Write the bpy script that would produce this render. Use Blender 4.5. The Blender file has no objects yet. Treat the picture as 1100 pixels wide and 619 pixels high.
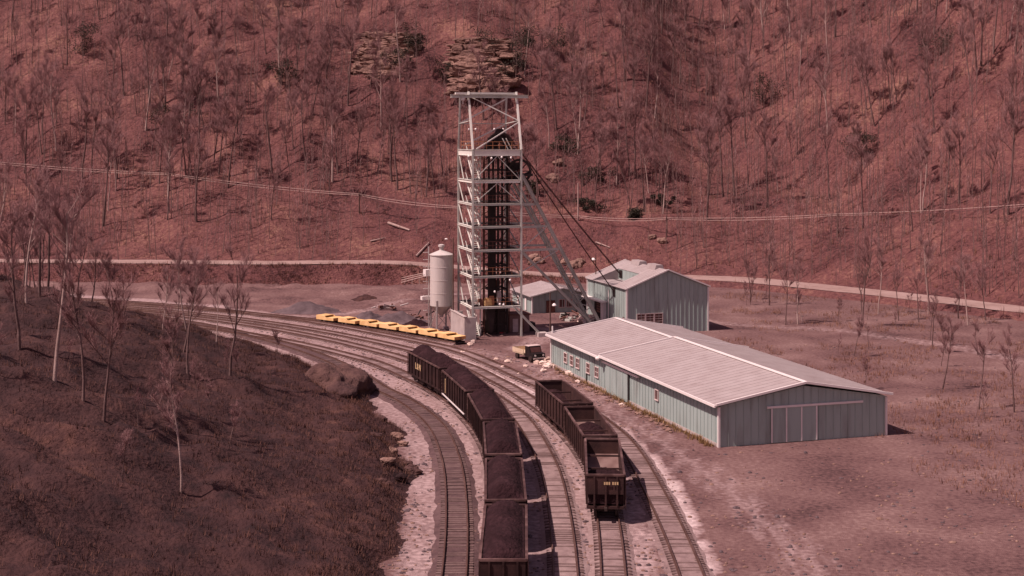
import bpy, math, random
from mathutils import Vector, Matrix, noise
random.seed(7)
R = math.radians
# ------------------------------------------------------------------ camera, sky, sun, exposure
FPX, YH, CAMH = 1500.0, 140.0, 27.7          # focal length and horizon of the photograph (1100x619), camera height in m
sc = bpy.context.scene
col = sc.collection
cam = bpy.data.cameras.new('camera'); cam_o = bpy.data.objects.new('camera', cam); col.objects.link(cam_o)
cam_o.location = (0, 0, CAMH); cam_o.rotation_euler = (R(90), 0, 0)
cam.sensor_width = 36.0; cam.lens = FPX / 1100 * 36; cam.shift_y = -(309.5 - YH) / 1100
cam.clip_start = 1; cam.clip_end = 3000
sc.camera = cam_o
SUN_EL = R(57); SH = Vector((-0.88, -0.40, 0)).normalized()
to_sun = Vector((SH.x * math.cos(SUN_EL), SH.y * math.cos(SUN_EL), math.sin(SUN_EL)))
w = bpy.data.worlds.new('World'); sc.world = w; w.use_nodes = True
nt = w.node_tree; nt.nodes.clear()
out = nt.nodes.new('ShaderNodeOutputWorld'); bg = nt.nodes.new('ShaderNodeBackground'); sky = nt.nodes.new('ShaderNodeTexSky')
sky.sky_type = 'NISHITA'; sky.sun_disc = False; sky.sun_elevation = SUN_EL
sky.sun_rotation = math.atan2(to_sun.x, to_sun.y)
tint = nt.nodes.new('ShaderNodeMix'); tint.data_type = 'RGBA'; tint.blend_type = 'MULTIPLY'
tint.inputs[0].default_value = 1.0; tint.inputs[7].default_value = (1.0, 0.50, 0.46, 1)   # the faded slide is rose all over
nt.links.new(sky.outputs[0], tint.inputs[6]); nt.links.new(tint.outputs[2], bg.inputs[0])
bg.inputs[1].default_value = 0.098
nt.links.new(bg.outputs[0], out.inputs[0])
sl = bpy.data.lights.new('sun', 'SUN'); so = bpy.data.objects.new('sun', sl); col.objects.link(so)
sl.energy = 3.9; sl.angle = R(0.6); sl.color = (1.0, 0.765, 0.715)
so.rotation_euler = (-to_sun).to_track_quat('-Z', 'Y').to_euler(); so.location = (-80, 20, 120)
sc.view_settings.view_transform = 'Standard'; sc.view_settings.look = 'None'
sc.view_settings.exposure = 0.6; sc.view_settings.gamma = 1.0
sc.render.resolution_x = 1024; sc.render.resolution_y = 576

# ------------------------------------------------------------------ helpers
def at(x, y, z=0.0):                          # photograph pixel -> point of the level plane z
    Y = FPX * (CAMH - z) / (y - YH); return Vector(((x - 550) * Y / FPX, Y, z))
def dep(x, y, Y):                             # photograph pixel at a known distance
    return Vector(((x - 550) * Y / FPX, Y, CAMH - (y - YH) * Y / FPX))
def fb(x, y, z=0.0, o=4): return noise.fractal(Vector((x, y, z)), 1.0, 2.0, o)
def sstep(a, b, x):
    t = max(0.0, min(1.0, (x - a) / (b - a))); return t * t * (3 - 2 * t)

class MB:
    def __init__(s): s.v = []; s.f = []
    def add(s, vs, fs):
        n = len(s.v); s.v += [tuple(v) for v in vs]; s.f += [tuple(i + n for i in f) for f in fs]; return s
    def box(s, c, d, rz=0.0):
        c = Vector(c); x, y, z = d[0] / 2, d[1] / 2, d[2] / 2; ca, sa = math.cos(rz), math.sin(rz); vs = []
        for a, b, e in ((-x, -y, -z), (x, -y, -z), (x, y, -z), (-x, y, -z), (-x, -y, z), (x, -y, z), (x, y, z), (-x, y, z)):
            vs.append((c.x + a * ca - b * sa, c.y + a * sa + b * ca, c.z + e))
        return s.add(vs, [(0, 3, 2, 1), (4, 5, 6, 7), (0, 1, 5, 4), (1, 2, 6, 5), (2, 3, 7, 6), (3, 0, 4, 7)])
    def span(s, a, b):                        # box between two corners
        a, b = Vector(a), Vector(b); return s.box((a + b) / 2, [abs(k) for k in (b - a)])
    def frame(s, p, q):
        d = (Vector(q) - Vector(p)).normalized(); u = Vector((0, 0, 1))
        if abs(d.z) > 0.97: u = Vector((0, 1, 0))
        a = d.cross(u).normalized(); return d, a, a.cross(d).normalized()
    def bar(s, p, q, wd, h=None):
        h = h or wd; p, q = Vector(p), Vector(q); d, a, b = s.frame(p, q); vs = []
        for c in (p, q):
            for i, j in ((-1, -1), (1, -1), (1, 1), (-1, 1)): vs.append(c + a * i * wd / 2 + b * j * h / 2)
        return s.add(vs, [(0, 1, 2, 3), (7, 6, 5, 4), (0, 4, 5, 1), (1, 5, 6, 2), (2, 6, 7, 3), (3, 7, 4, 0)])
    def ibeam(s, p, q, wd, h, t=0.05):        # I section: two flanges and a web
        p, q = Vector(p), Vector(q); d, a, b = s.frame(p, q)
        s.bar(p + b * (h / 2 - t / 2), q + b * (h / 2 - t / 2), wd, t); s.bar(p - b * (h / 2 - t / 2), q - b * (h / 2 - t / 2), wd, t)
        return s.bar(p, q, t, h - 2 * t - 0.004)
    def tube(s, p, q, r0, r1=None, n=8, cap=True):
        r1 = r0 if r1 is None else r1; p, q = Vector(p), Vector(q); d, a, b = s.frame(p, q); vs = []
        for c, r in ((p, r0), (q, r1)):
            for i in range(n):
                t = 2 * math.pi * i / n; vs.append(c + a * math.cos(t) * r + b * math.sin(t) * r)
        fs = [(i, (i + 1) % n, n + (i + 1) % n, n + i) for i in range(n)]
        if cap: fs += [tuple(range(n - 1, -1, -1)), tuple(range(n, 2 * n))]
        return s.add(vs, fs)
    def lathe(s, c, prof, n=20):
        c = Vector(c); m = len(prof); vs = []
        for r, z in prof:
            for i in range(n):
                t = 2 * math.pi * i / n; vs.append((c.x + r * math.cos(t), c.y + r * math.sin(t), c.z + z))
        fs = [(j * n + i, j * n + (i + 1) % n, (j + 1) * n + (i + 1) % n, (j + 1) * n + i) for j in range(m - 1) for i in range(n)]
        fs += [tuple(range(n - 1, -1, -1)), tuple((m - 1) * n + i for i in range(n))]
        return s.add(vs, fs)
    def prism(s, poly, off):                  # polygon extruded along a vector
        n = len(poly); off = Vector(off); vs = [Vector(p) for p in poly]; vs += [p + off for p in vs]
        return s.add(vs, [tuple(range(n - 1, -1, -1)), tuple(range(n, 2 * n))] + [(i, (i + 1) % n, n + (i + 1) % n, n + i) for i in range(n)])
    def blob(s, c, r, seed=0, rough=0.35, sub=2, freq=0.9):
        vs, fs = ICO[sub]; c = Vector(c); o = []
        for v in vs:
            k = 1 + rough * noise.fractal(v * freq + Vector((seed * 3.7, seed * 1.3, 0)), 1.0, 2.0, 3); o.append((c.x + v.x * r[0] * k, c.y + v.y * r[1] * k, c.z + v.z * r[2] * k))
        return s.add(o, fs)
    def mesh(s, name, mat, smooth=False):
        m = bpy.data.meshes.new(name); m.from_pydata(s.v, [], s.f)
        if mat: m.materials.append(mat)
        if smooth: m.polygons.foreach_set('use_smooth', [True] * len(m.polygons))
        m.update(); return m
    def build(s, name, mat, parent=None, smooth=False):
        return link(name, s.mesh(name, mat, smooth), parent)
def ico(sub):
    t = (1 + 5 ** .5) / 2
    vs = [Vector(v).normalized() for v in ((-1, t, 0), (1, t, 0), (-1, -t, 0), (1, -t, 0), (0, -1, t), (0, 1, t), (0, -1, -t), (0, 1, -t), (t, 0, -1), (t, 0, 1), (-t, 0, -1), (-t, 0, 1))]
    fs = [(0, 11, 5), (0, 5, 1), (0, 1, 7), (0, 7, 10), (0, 10, 11), (1, 5, 9), (5, 11, 4), (11, 10, 2), (10, 7, 6), (7, 1, 8), (3, 9, 4), (3, 4, 2), (3, 2, 6), (3, 6, 8), (3, 8, 9), (4, 9, 5), (2, 4, 11), (6, 2, 10), (8, 6, 7), (9, 8, 1)]
    for _ in range(sub):
        mid = {}; nf = []
        def m(a, b):
            k = (min(a, b), max(a, b))
            if k not in mid: vs.append(((vs[a] + vs[b]) / 2).normalized()); mid[k] = len(vs) - 1
            return mid[k]
        for a, b, c in fs:
            x, y, z = m(a, b), m(b, c), m(c, a); nf += [(a, x, z), (b, y, x), (c, z, y), (x, y, z)]
        fs = nf
    return vs, fs
ICO = {i: ico(i) for i in range(5)}
def link(name, data, parent=None):
    o = bpy.data.objects.new(name, data); col.objects.link(o)
    if parent: o.parent = parent
    return o
def tag(o, label=None, cat=None, group=None, kind=None):
    if label: o['label'] = label
    if cat: o['category'] = cat
    if group: o['group'] = group
    if kind: o['kind'] = kind
    return o
ORD = ['first', 'second', 'third', 'fourth', 'fifth', 'sixth', 'seventh', 'eighth', 'ninth', 'tenth', 'eleventh', 'twelfth', 'thirteenth', 'fourteenth', 'fifteenth', 'sixteenth', 'seventeenth', 'eighteenth', 'nineteenth', 'twentieth', 'twenty-first', 'twenty-second']
def thing(name, loc, rz, label, cat, group=None):
    o = bpy.data.objects.new(name, None); col.objects.link(o); o.location = loc; o.rotation_euler = (0, 0, rz); o.empty_display_size = 0.3
    return tag(o, label, cat, group)
def struct(o): o['kind'] = 'structure'; return o
KIDS = {}
def copy_tree(o, parent=None):
    c = o.copy(); col.objects.link(c); c.parent = parent
    for ch in [k for k in ALLKIDS(o)]: copy_tree(ch, c)
    return c
def ALLKIDS(o):
    if o.name not in KIDS: KIDS[o.name] = list(o.children)
    return KIDS[o.name]

def mat(name, cols, scale=1.0, rough=0.9, bump=0.0, bscale=8.0, metal=0.0, big=0.15, mix=0.5, stretch=(1, 1, 1), dist=0.1, lo=0.3, hi=0.7, spec=0.3):
    m = bpy.data.materials.new(name); m.use_nodes = True; n = m.node_tree; b = n.nodes['Principled BSDF']
    b.inputs['Roughness'].default_value = rough; b.inputs['Metallic'].default_value = metal; b.inputs['Specular IOR Level'].default_value = spec
    g = n.nodes.new('ShaderNodeNewGeometry'); mp = n.nodes.new('ShaderNodeMapping'); mp.inputs['Scale'].default_value = stretch
    n.links.new(g.outputs['Position'], mp.inputs[0])
    t1 = n.nodes.new('ShaderNodeTexNoise'); t1.inputs['Scale'].default_value = scale; t1.inputs['Detail'].default_value = 8
    t2 = n.nodes.new('ShaderNodeTexNoise'); t2.inputs['Scale'].default_value = scale * big; t2.inputs['Detail'].default_value = 5
    for t in (t1, t2): n.links.new(mp.outputs[0], t.inputs[0])
    mx = n.nodes.new('ShaderNodeMix'); mx.inputs[0].default_value = mix
    n.links.new(t1.outputs[0], mx.inputs[2]); n.links.new(t2.outputs[0], mx.inputs[3])
    rp = n.nodes.new('ShaderNodeValToRGB'); e = rp.color_ramp.elements
    while len(e) < len(cols): e.new(0.5)
    for i, c in enumerate(cols): e[i].position = lo + (hi - lo) * i / max(1, len(cols) - 1); e[i].color = (*c, 1)
    n.links.new(mx.outputs[0], rp.inputs[0]); n.links.new(rp.outputs[0], b.inputs['Base Color'])
    if bump:
        t3 = n.nodes.new('ShaderNodeTexNoise'); t3.inputs['Scale'].default_value = bscale; t3.inputs['Detail'].default_value = 6
        n.links.new(g.outputs['Position'], t3.inputs[0])
        bp = n.nodes.new('ShaderNodeBump'); bp.inputs['Strength'].default_value = bump; bp.inputs['Distance'].default_value = dist
        n.links.new(t3.outputs[0], bp.inputs['Height']); n.links.new(bp.outputs[0], b.inputs['Normal'])
    return m
def sh(c, k): return tuple(x * k for x in c)
def var(c, a=0.75, b=1.2): return [sh(c, a), c, sh(c, b)]
M = {}
M['litter'] = mat('leaf litter', [(.042, .015, .017), (.106, .040, .040), (.150, .062, .057), (.235, .122, .092)], 1.6, bump=.9, bscale=3.2, dist=.5, big=.045, mix=.52, lo=.34, hi=.67)
M['yard'] = mat('coal yard dirt', [(.055, .028, .029), (.125, .068, .066), (.175, .105, .098), (.26, .175, .16)], 2.6, bump=.8, bscale=12, big=.05, mix=.55, lo=.34, hi=.68)
M['bed'] = mat('pale ballast', [(.15, .10, .10), (.24, .17, .165), (.31, .225, .22), (.37, .28, .27)], .9, bump=.7, bscale=9, big=.1, lo=.32, hi=.68)
M['white_gravel'] = mat('white gravel', [(.30, .23, .23), (.42, .34, .335), (.5, .41, .40)], 1.5, bump=.7, bscale=9)
M['dark_bed'] = mat('oily ballast', [(.05, .028, .03), (.095, .056, .057), (.145, .093, .092)], 1.6, bump=.7, bscale=9, big=.1)
M['mid_bed'] = mat('dusty ballast', [(.13, .085, .083), (.235, .168, .163), (.32, .238, .23)], 1.6, bump=.7, bscale=9, big=.1)
M['tie'] = mat('old timber', [(.08, .05, .047), (.13, .085, .08), (.185, .13, .122)], 2.5, bump=.3)
M['rail'] = mat('rusty rail', [(.06, .03, .026), (.11, .06, .05), (.16, .10, .085)], 3, rough=.55, metal=.3)
M['road'] = mat('gravel road', [(.20, .13, .115), (.29, .205, .185), (.34, .25, .23)], .8, bump=.4)
M['knoll'] = mat('weedy slope', [(.016, .006, .007), (.034, .0135, .014), (.056, .024, .022), (.11, .05, .038)], .7, bump=.9, bscale=3, dist=.3, lo=.34, hi=.7)
M['bluff'] = mat('dark rock', [(.035, .017, .018), (.075, .038, .035), (.12, .066, .055)], .8, bump=1, bscale=2.5, dist=.3)
M['rock'] = mat('sandstone', [(.075, .038, .034), (.20, .118, .096), (.36, .235, .19)], .5, bump=1, bscale=2, dist=.3, stretch=(1, 1, 3))
M['stone'] = mat('pale stone', [(.12, .068, .055), (.21, .13, .105), (.31, .205, .165)], 1.5, bump=.6)
M['coal'] = mat('coal', [(.012, .005, .0065), (.025, .011, .0135), (.046, .022, .026)], 3.5, rough=.95, bump=1, bscale=5, dist=.2, spec=.12)
M['coal_dust'] = mat('coal dirt', [(.05, .034, .038), (.10, .072, .078), (.15, .11, .115)], 1.2, bump=.7, bscale=5)
M['hopper'] = mat('hopper paint', [(.014, .0065, .007), (.027, .0125, .0125), (.055, .026, .024)], 1.3, rough=.75, spec=.2, bump=.15, bscale=10)
M['hopper_rust'] = mat('rusty hopper steel', [(.020, .009, .009), (.042, .019, .018), (.085, .04, .035)], 1.1, rough=.75, bump=.2, bscale=9)
M['worn_edge'] = mat('worn rim steel', [(.03, .015, .015), (.075, .04, .037), (.2, .125, .115)], 1.5, rough=.6)
M['worn_slope'] = mat('scoured slope steel', [(.09, .05, .045), (.17, .11, .10), (.25, .18, .165)], 1.2, rough=.6)
M['wheel'] = mat('wheel steel', var((.035, .022, .02)), 3, rough=.6)
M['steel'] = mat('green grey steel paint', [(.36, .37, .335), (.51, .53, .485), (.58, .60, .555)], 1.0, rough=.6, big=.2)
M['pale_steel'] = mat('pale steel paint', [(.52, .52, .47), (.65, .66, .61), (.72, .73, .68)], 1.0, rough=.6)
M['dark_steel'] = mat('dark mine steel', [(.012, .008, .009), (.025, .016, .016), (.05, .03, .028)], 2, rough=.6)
M['rust'] = mat('rust', [(.075, .03, .024), (.14, .06, .046), (.2, .1, .075)], 3, rough=.85, bump=.3)
M['handrail'] = mat('orange handrail paint', var((.42, .19, .10)), 2)
M['lamp'] = mat('white enamel', [(.78, .74, .72), (.82, .8, .78)], 2, rough=.3)
M['wall'] = mat('pale green siding', [(.23, .26, .245), (.31, .39, .37), (.34, .425, .405)], 1.3, rough=.5, big=.25, bump=.05, stretch=(1, 1, .18), mix=.4)
M['roof'] = mat('galvanized roof', [(.295, .25, .245), (.34, .30, .295), (.37, .332, .328)], .8, rough=.55, big=.5, bump=.05)
M['trim'] = mat('white trim', [(.66, .62, .6), (.76, .73, .71)], 1.5, rough=.5)
M['frame'] = mat('window frame', var((.55, .45, .43)), 2)
M['pane'] = mat('dusty red brown glass', var((.10, .045, .042)), 3, rough=.25, spec=.5)
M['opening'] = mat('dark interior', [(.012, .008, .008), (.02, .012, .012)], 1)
M['concrete'] = mat('concrete', [(.30, .255, .245), (.42, .37, .355), (.5, .45, .43)], 1, bump=.2)
M['block'] = mat('stained block', [(.13, .075, .068), (.20, .125, .115), (.27, .18, .165)], 1, bump=.2)
M['silo'] = mat('silo paint', [(.42, .39, .37), (.52, .49, .47), (.57, .545, .52)], .5, rough=.45, stretch=(2, 2, .3), bump=.03)
M['yellow'] = mat('yellow paint', [(.30, .17, .08), (.66, .42, .18), (.78, .53, .25), (.82, .58, .31)], 1.1, rough=.7, bump=.1)
M['orange'] = mat('orange paint', [(.3, .14, .06), (.62, .33, .13), (.7, .4, .18)], 1.6, rough=.7)
M['cream'] = mat('cream paint', var((.6, .48, .34), .8, 1.1), 2, rough=.5)
M['black'] = mat('black paint', [(.010, .007, .008), (.022, .015, .016)], 2, rough=.45)
M['red'] = mat('red paint', var((.45, .05, .06)), 2)
M['bark'] = mat('grey brown bark', [(.06, .033, .031), (.115, .07, .066), (.2, .135, .125)], 1.2, bump=.3)
M['pale_bark'] = mat('pale bark', [(.20, .135, .12), (.34, .25, .225), (.42, .32, .29)], 1.2, bump=.3)
M['twig'] = mat('twigs', [(.18, .092, .092), (.27, .15, .15), (.34, .21, .205)], .5)
M['evergreen'] = mat('dark evergreen leaves', [(.010, .009, .006), (.026, .022, .014), (.05, .042, .026)], 1.5, rough=.7)
M['wood'] = mat('weathered pole', var((.10, .06, .05)), 2)
M['cable'] = mat('pale cable', var((.42, .31, .28)), 1)
M['rope'] = mat('greased rope', var((.05, .021, .02)), 2)
M['letter'] = mat('yellowed lettering', var((.55, .40, .22)), 3)
M['box'] = mat('pale crates', [(.45, .33, .25), (.65, .52, .45), (.72, .62, .56)], 1.2)

# ------------------------------------------------------------------ terrain
CEN = Vector((-123.6, 113.0))                 # centre of the curve the tracks follow
def zr(X): return 3.1 - 2.3 * sstep(-26, 13, X)
def ybase(X):
    q = (X - 36) / 7.0; sp = 7.0 * (math.log1p(math.exp(q)) if q < 30 else q)
    q2 = (-60 - X) / 8.0; sn = 8.0 * (math.log1p(math.exp(q2)) if q2 < 30 else q2)
    return 252 - 1.35 * sp + .10 * sn
def yfoot(X): return ybase(X) + 1.2 * fb(X * .05, 3.3)
def cfoot(X): return 1 / math.sqrt(1 + ((ybase(X + .5) - ybase(X - .5))) ** 2)
def fd(X, Y): return (Y - yfoot(X)) * cfoot(X)
def hill_z(X, Y):
    d = fd(X, Y)
    if d < 3.2: z = (-0.6 + (zr(X) + 0.6) * sstep(-0.4, 3.2, d + .5 * fb(X * .2, Y * .2, 7.0))); n = 0.35 * sstep(-.2, 1.5, d) * sstep(3.2, 2, d)
    else:
        k = max(0, d - 11.5); z = zr(X) + 0.47 * min(k, 34) + 0.74 * max(0, k - 34); n = sstep(0, 8, k) * (1.0 + min(1.6, k / 40))
        if k > 0: z += n * (1.7 * fb(X * .035, Y * .035, 2.0) + .55 * fb(X * .21, Y * .21, 5.0, 3)); n = 0
    return z + n * fb(X * .5, Y * .5, 9.0)
def knoll_z(X, Y):
    p = Vector((X, Y)) - CEN; r = p.length; edge = t1_r(math.atan2(p.y, p.x)) - 2.3
    d = edge - r
    n = fb(X * .12, Y * .12, 1.0)
    e = d + 1.3 * n + .5 * fb(X * .5, Y * .5, 2.0)
    return -0.35 + 2.6 * sstep(-0.4, 7.5, e) + 7.5 * sstep(5, 36, d + 1.5 * n) + (.55 * fb(X * .35, Y * .35, 4.0) + .7 * n) * sstep(0.3, 4, d) + .5 * n * sstep(8, 20, d)
def hit(x, y):                                # where a photograph pixel lands on the hillside
    Y = 150.0
    while Y < 440:
        X = (x - 550) * Y / FPX; z = CAMH - (y - YH) * Y / FPX
        if hill_z(X, Y) >= z: return Vector((X, Y, hill_z(X, Y)))
        Y += 0.4
    return Vector((X, Y, z))
def grid(name, xs, ys, fz, m, smooth=True):
    nx, ny = len(xs), len(ys)
    vs = [(x, y, fz(x, y)) for y in ys for x in xs]
    fs = [(j * nx + i, j * nx + i + 1, (j + 1) * nx + i + 1, (j + 1) * nx + i) for j in range(ny - 1) for i in range(nx - 1)]
    return MB().add(vs, fs).build(name, m, None, smooth)
def frange(a, b, s): return [a + i * s for i in range(int((b - a) / s + 1.5))]
def ground_z(X, Y):
    r = (Vector((X, Y)) - CEN).length
    k = sstep(137, 150, r) * sstep(160, 175, Y)
    k2 = sstep(203, 214, Y) * (1 - sstep(-12, -6, X)) * sstep(137, 142, r)
    return k2 * (.55 * fb(X * .11, Y * .16, 12.0) + .2 * fb(X * .5, Y * .5, 2.0)) + k * 0.10 * (fb(X * .12, Y * .12) + .3 * fb(X * .6, Y * .6, 3.0)) - (.02 if r > 137 else 0)

# ------------------------------------------------------------------ track centre lines (world x, y)
def centers(pairs):                           # rim corner pixels of the cars on the left side -> centre line points
    o = []
    for (a, b) in pairs:
        p, q = at(*a, 3.5), at(*b, 3.5); d = (q - p).normalized(); nrm = Vector((-d.y, d.x, 0))
        o += [(p + nrm * 1.38).xy, (q + nrm * 1.38).xy]
    return o
LOAD_RIM = [((436.5, 377), (473.6, 396.5)), ((474.5, 398), (499.5, 420)), ((501.5, 422.3), (518, 452)), ((518.7, 453.4), (521, 488.5))]
loaded = centers(LOAD_RIM)
P = lambda x, y: at(x, y, .3).xy
T = {}
T['a'] = [P(386, 402), P(410, 417.5), P(428.6, 426), P(450, 439.5), P(470.5, 459), P(482.5, 486), P(488, 510), P(490, 534)]
T['d'] = [P(386, 384.5), P(411, 392)] + [(loaded[i] + loaded[i + 1]) / 2 for i in (0, 2, 4, 6)] + [loaded[7], Vector((-.42, 92.1))]
T['c'] = [P(386, 372), P(436, 385.5), P(505, 412), P(546, 437), P(565, 455), P(583, 486), P(593, 511), P(598, 533)]
T['b'] = [P(386, 363), P(436, 374), P(500, 392), P(531, 407), P(552, 418), Vector((3.6, 135)), Vector((5.95, 122)), Vector((7.0, 110)), Vector((6.75, 97.8))]
T['e'] = [P(386, 354), P(480, 373), P(530, 391), P(563, 406), P(610, 428), P(655, 459), P(680, 486), P(706, 533)]
T['y'] = [P(386, 350), P(430, 356.5), P(470, 363.3), P(497, 368.2)]
def extend(pts, back, fwd, k=1 / 122.0):
    pts = [Vector(p) for p in pts]
    d = (pts[0] - pts[1]).normalized(); a = math.atan2(d.y, d.x); p = pts[0].copy(); pre = []
    for i in range(int(back / 6)):
        if a < math.pi - .02: a += k * 6
        p = p + Vector((math.cos(a), math.sin(a))) * 6; pre.append(p)
    d = (pts[-1] - pts[-2]).normalized(); a = math.atan2(d.y, d.x); p = pts[-1].copy(); post = []
    for i in range(int(fwd / 6)):
        a -= 6 / 420; p = p + Vector((math.cos(a), math.sin(a))) * 6; post.append(p)
    return pre[::-1] + pts + post
def crom(pts, step=0.5):
    q = [pts[0] * 2 - pts[1]] + pts + [pts[-1] * 2 - pts[-2]]; o = []
    for i in range(1, len(q) - 2):
        a, b, c, d = q[i - 1:i + 3]; n = max(2, int((c - b).length / .25))
        for j in range(n):
            t = j / n; o.append(.5 * ((2 * b) + (c - a) * t + (2 * a - 5 * b + 4 * c - d) * t * t + (3 * b - a - 3 * c + d) * t ** 3))
    for _ in range(60):                       # ease small kinks
        o = [o[0]] + [(o[i - 1] + o[i] * 2 + o[i + 1]) / 4 for i in range(1, len(o) - 1)] + [o[-1]]
    r = [o[0]]; acc = 0
    for i in range(1, len(o)):
        acc += (o[i] - o[i - 1]).length
        if acc >= step: r.append(o[i]); acc = 0
    return r
def norms(line):
    o = []
    for i in range(len(line)):
        d = (line[min(i + 1, len(line) - 1)] - line[max(i - 1, 0)]).normalized(); o.append(Vector((-d.y, d.x)))
    return o
def ribbon(line, prof, close=False):          # sweep a profile of (offset, z) along a plan line
    nr = norms(line); m = MB(); n = len(prof); vs = []; fs = []
    for p, q in zip(line, nr):
        for o, z in prof: vs.append((p.x + q.x * o, p.y + q.y * o, z))
    for i in range(len(line) - 1):
        for j in range(n if close else n - 1):
            k = (j + 1) % n; fs.append((i * n + j, i * n + k, (i + 1) * n + k, (i + 1) * n + j))
    return m.add(vs, fs)
LINE = {}
for key, (bk, fw) in dict(a=(170, 42), d=(170, 36), c=(170, 42), b=(170, 36), e=(170, 42), y=(140, 0)).items():
    LINE[key] = crom(extend(T[key], bk, fw))
_t1 = sorted(((math.atan2(p.y - CEN.y, p.x - CEN.x), (p - CEN).length) for p in LINE['a']))
def t1_r(a):
    if a <= _t1[0][0]: return _t1[0][1]
    if a >= _t1[-1][0]: return _t1[-1][1]
    lo, hi = 0, len(_t1) - 1
    while hi - lo > 1:
        m = (lo + hi) // 2
        if _t1[m][0] <= a: lo = m
        else: hi = m
    return _t1[lo][1]

def seg_d(X, Y, pts):
    best = 1e9; p = Vector((X, Y))
    for i in range(len(pts) - 1):
        a, c = pts[i], pts[i + 1]; d = c - a; t = max(0, min(1, (p - a).dot(d) / d.length_squared)); best = min(best, (a + d * t - p).length)
    return best
WHITE = [[P(445, 372), P(490, 384.5), P(530, 397), P(556, 408.5), P(580, 421)], [P(636, 445), P(655, 456), P(690, 487), P(709, 508), P(730, 545), P(745, 600), P(750, 640)]]
LANES = [([P(505, 374), P(560, 385), P(590, 401), P(630, 421), P(670, 446), P(716, 474), P(780, 520), P(870, 600), P(900, 650)], 2.0), ([P(250, 345), P(386, 333), P(430, 321), P(470, 316), P(500, 313), P(560, 312)], 1.5), ([P(560, 350), P(600, 352), P(560, 372)], 2.5), ([P(760, 345), P(900, 352), P(1040, 372), P(1140, 395)], 2.2), ([P(760, 345), P(720, 330), P(690, 318)], 2.0)]
def pale_at(X, Y):
    q = Vector((X, Y)) - CEN; r = q.length; a = math.atan2(q.y, q.x)
    n = fb(X * .16, Y * .16, 4.0); n2 = fb(X * .9, Y * .9, 6.0, 3)
    v = .42 * sstep(t1_r(a) - 5, t1_r(a) - 3, r) * (1 - sstep(-.8, .9, r - (132.3 + 1.6 * n + .5 * n2 + (2.0 if a < .1 else 0))))
    v *= .86 + .3 * n
    for w in WHITE:
        d = seg_d(X, Y, w); v = max(v, 1 - sstep(.5, 1.5, d + .5 * n2 + .3 * n))
    for w, h in LANES:
        d = seg_d(X, Y, w); v = max(v, .27 * (1 - sstep(h * .5, h * 1.25, d + .7 * n + .5 * n2)))
    return max(0, min(1, v))
def rut_at(X, Y):
    v = 0
    for w, o in RUTS:
        d = seg_d(X, Y, w); v = max(v, 1 - sstep(.15, .5, abs(d - .85) + .12 * fb(X * .7, Y * .7, 3.0)))
    return v
RUTS = [(LANES[0][0], 0), (LANES[3][0], 0)]
gx = [-240, -180, -140, -120] + frange(-104, 104, .8) + [120, 140, 180, 240]; gy = [10, 40, 60] + frange(70, 262, .8)
gnd = struct(grid('ground', gx, gy, ground_z, M['yard']))
at_ = gnd.data.attributes.new('pale', 'FLOAT', 'POINT')
at_.data.foreach_set('value', [max(0, pale_at(v.co.x, v.co.y) - .16 * rut_at(v.co.x, v.co.y)) if abs(v.co.x) < 105 else 0.0 for v in gnd.data.vertices])
def three_way(m, c_bed, c_white):
    n = m.node_tree; bs = n.nodes['Principled BSDF']; dark = bs.inputs['Base Color'].links[0].from_socket
    an = n.nodes.new('ShaderNodeAttribute'); an.attribute_name = 'pale'
    fin = n.nodes.new('ShaderNodeTexNoise'); fin.inputs['Scale'].default_value = 2.2; fin.inputs['Detail'].default_value = 8
    g = n.nodes.new('ShaderNodeNewGeometry'); n.links.new(g.outputs['Position'], fin.inputs[0])
    rp = n.nodes.new('ShaderNodeValToRGB'); e = rp.color_ramp.elements; e[0].position = .3; e[0].color = (.72, .70, .70, 1); e[1].position = .7; e[1].color = (1.2, 1.2, 1.2, 1)
    n.links.new(fin.outputs[0], rp.inputs[0])
    ad = n.nodes.new('ShaderNodeMath'); ad.operation = 'MULTIPLY_ADD'; ad.inputs[1].default_value = .5; ad.inputs[2].default_value = -.25; n.links.new(fin.outputs[0], ad.inputs[0])
    sm = n.nodes.new('ShaderNodeMath'); sm.operation = 'ADD'; n.links.new(an.outputs['Fac'], sm.inputs[0]); n.links.new(ad.outputs[0], sm.inputs[1])
    cur = dark
    for c, lo, hi in ((c_bed, .12, .46), (c_white, .58, .95)):
        mr = n.nodes.new('ShaderNodeMapRange'); mr.inputs[1].default_value = lo; mr.inputs[2].default_value = hi; n.links.new(sm.outputs[0], mr.inputs[0])
        mu = n.nodes.new('ShaderNodeMix'); mu.data_type = 'RGBA'; mu.blend_type = 'MULTIPLY'; mu.inputs[0].default_value = 1; mu.inputs[6].default_value = (*c, 1); n.links.new(rp.outputs[0], mu.inputs[7])
        mx = n.nodes.new('ShaderNodeMix'); mx.data_type = 'RGBA'; n.links.new(mr.outputs[0], mx.inputs[0]); n.links.new(cur, mx.inputs[6]); n.links.new(mu.outputs[2], mx.inputs[7]); cur = mx.outputs[2]
    n.links.new(cur, bs.inputs['Base Color'])
three_way(M['yard'], (.355, .265, .26), (.51, .42, .412))
struct(grid('hillside', frange(-190, 190, 1.25), [112 + i * 1.25 for i in range(258)] , lambda x, y: hill_z(x, y) if fd(x, y) > -1.5 else -0.8, M['litter']))
struct(grid('embankment', frange(-130, 2, .75), frange(60, 232, .75), knoll_z, M['knoll']))

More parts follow.
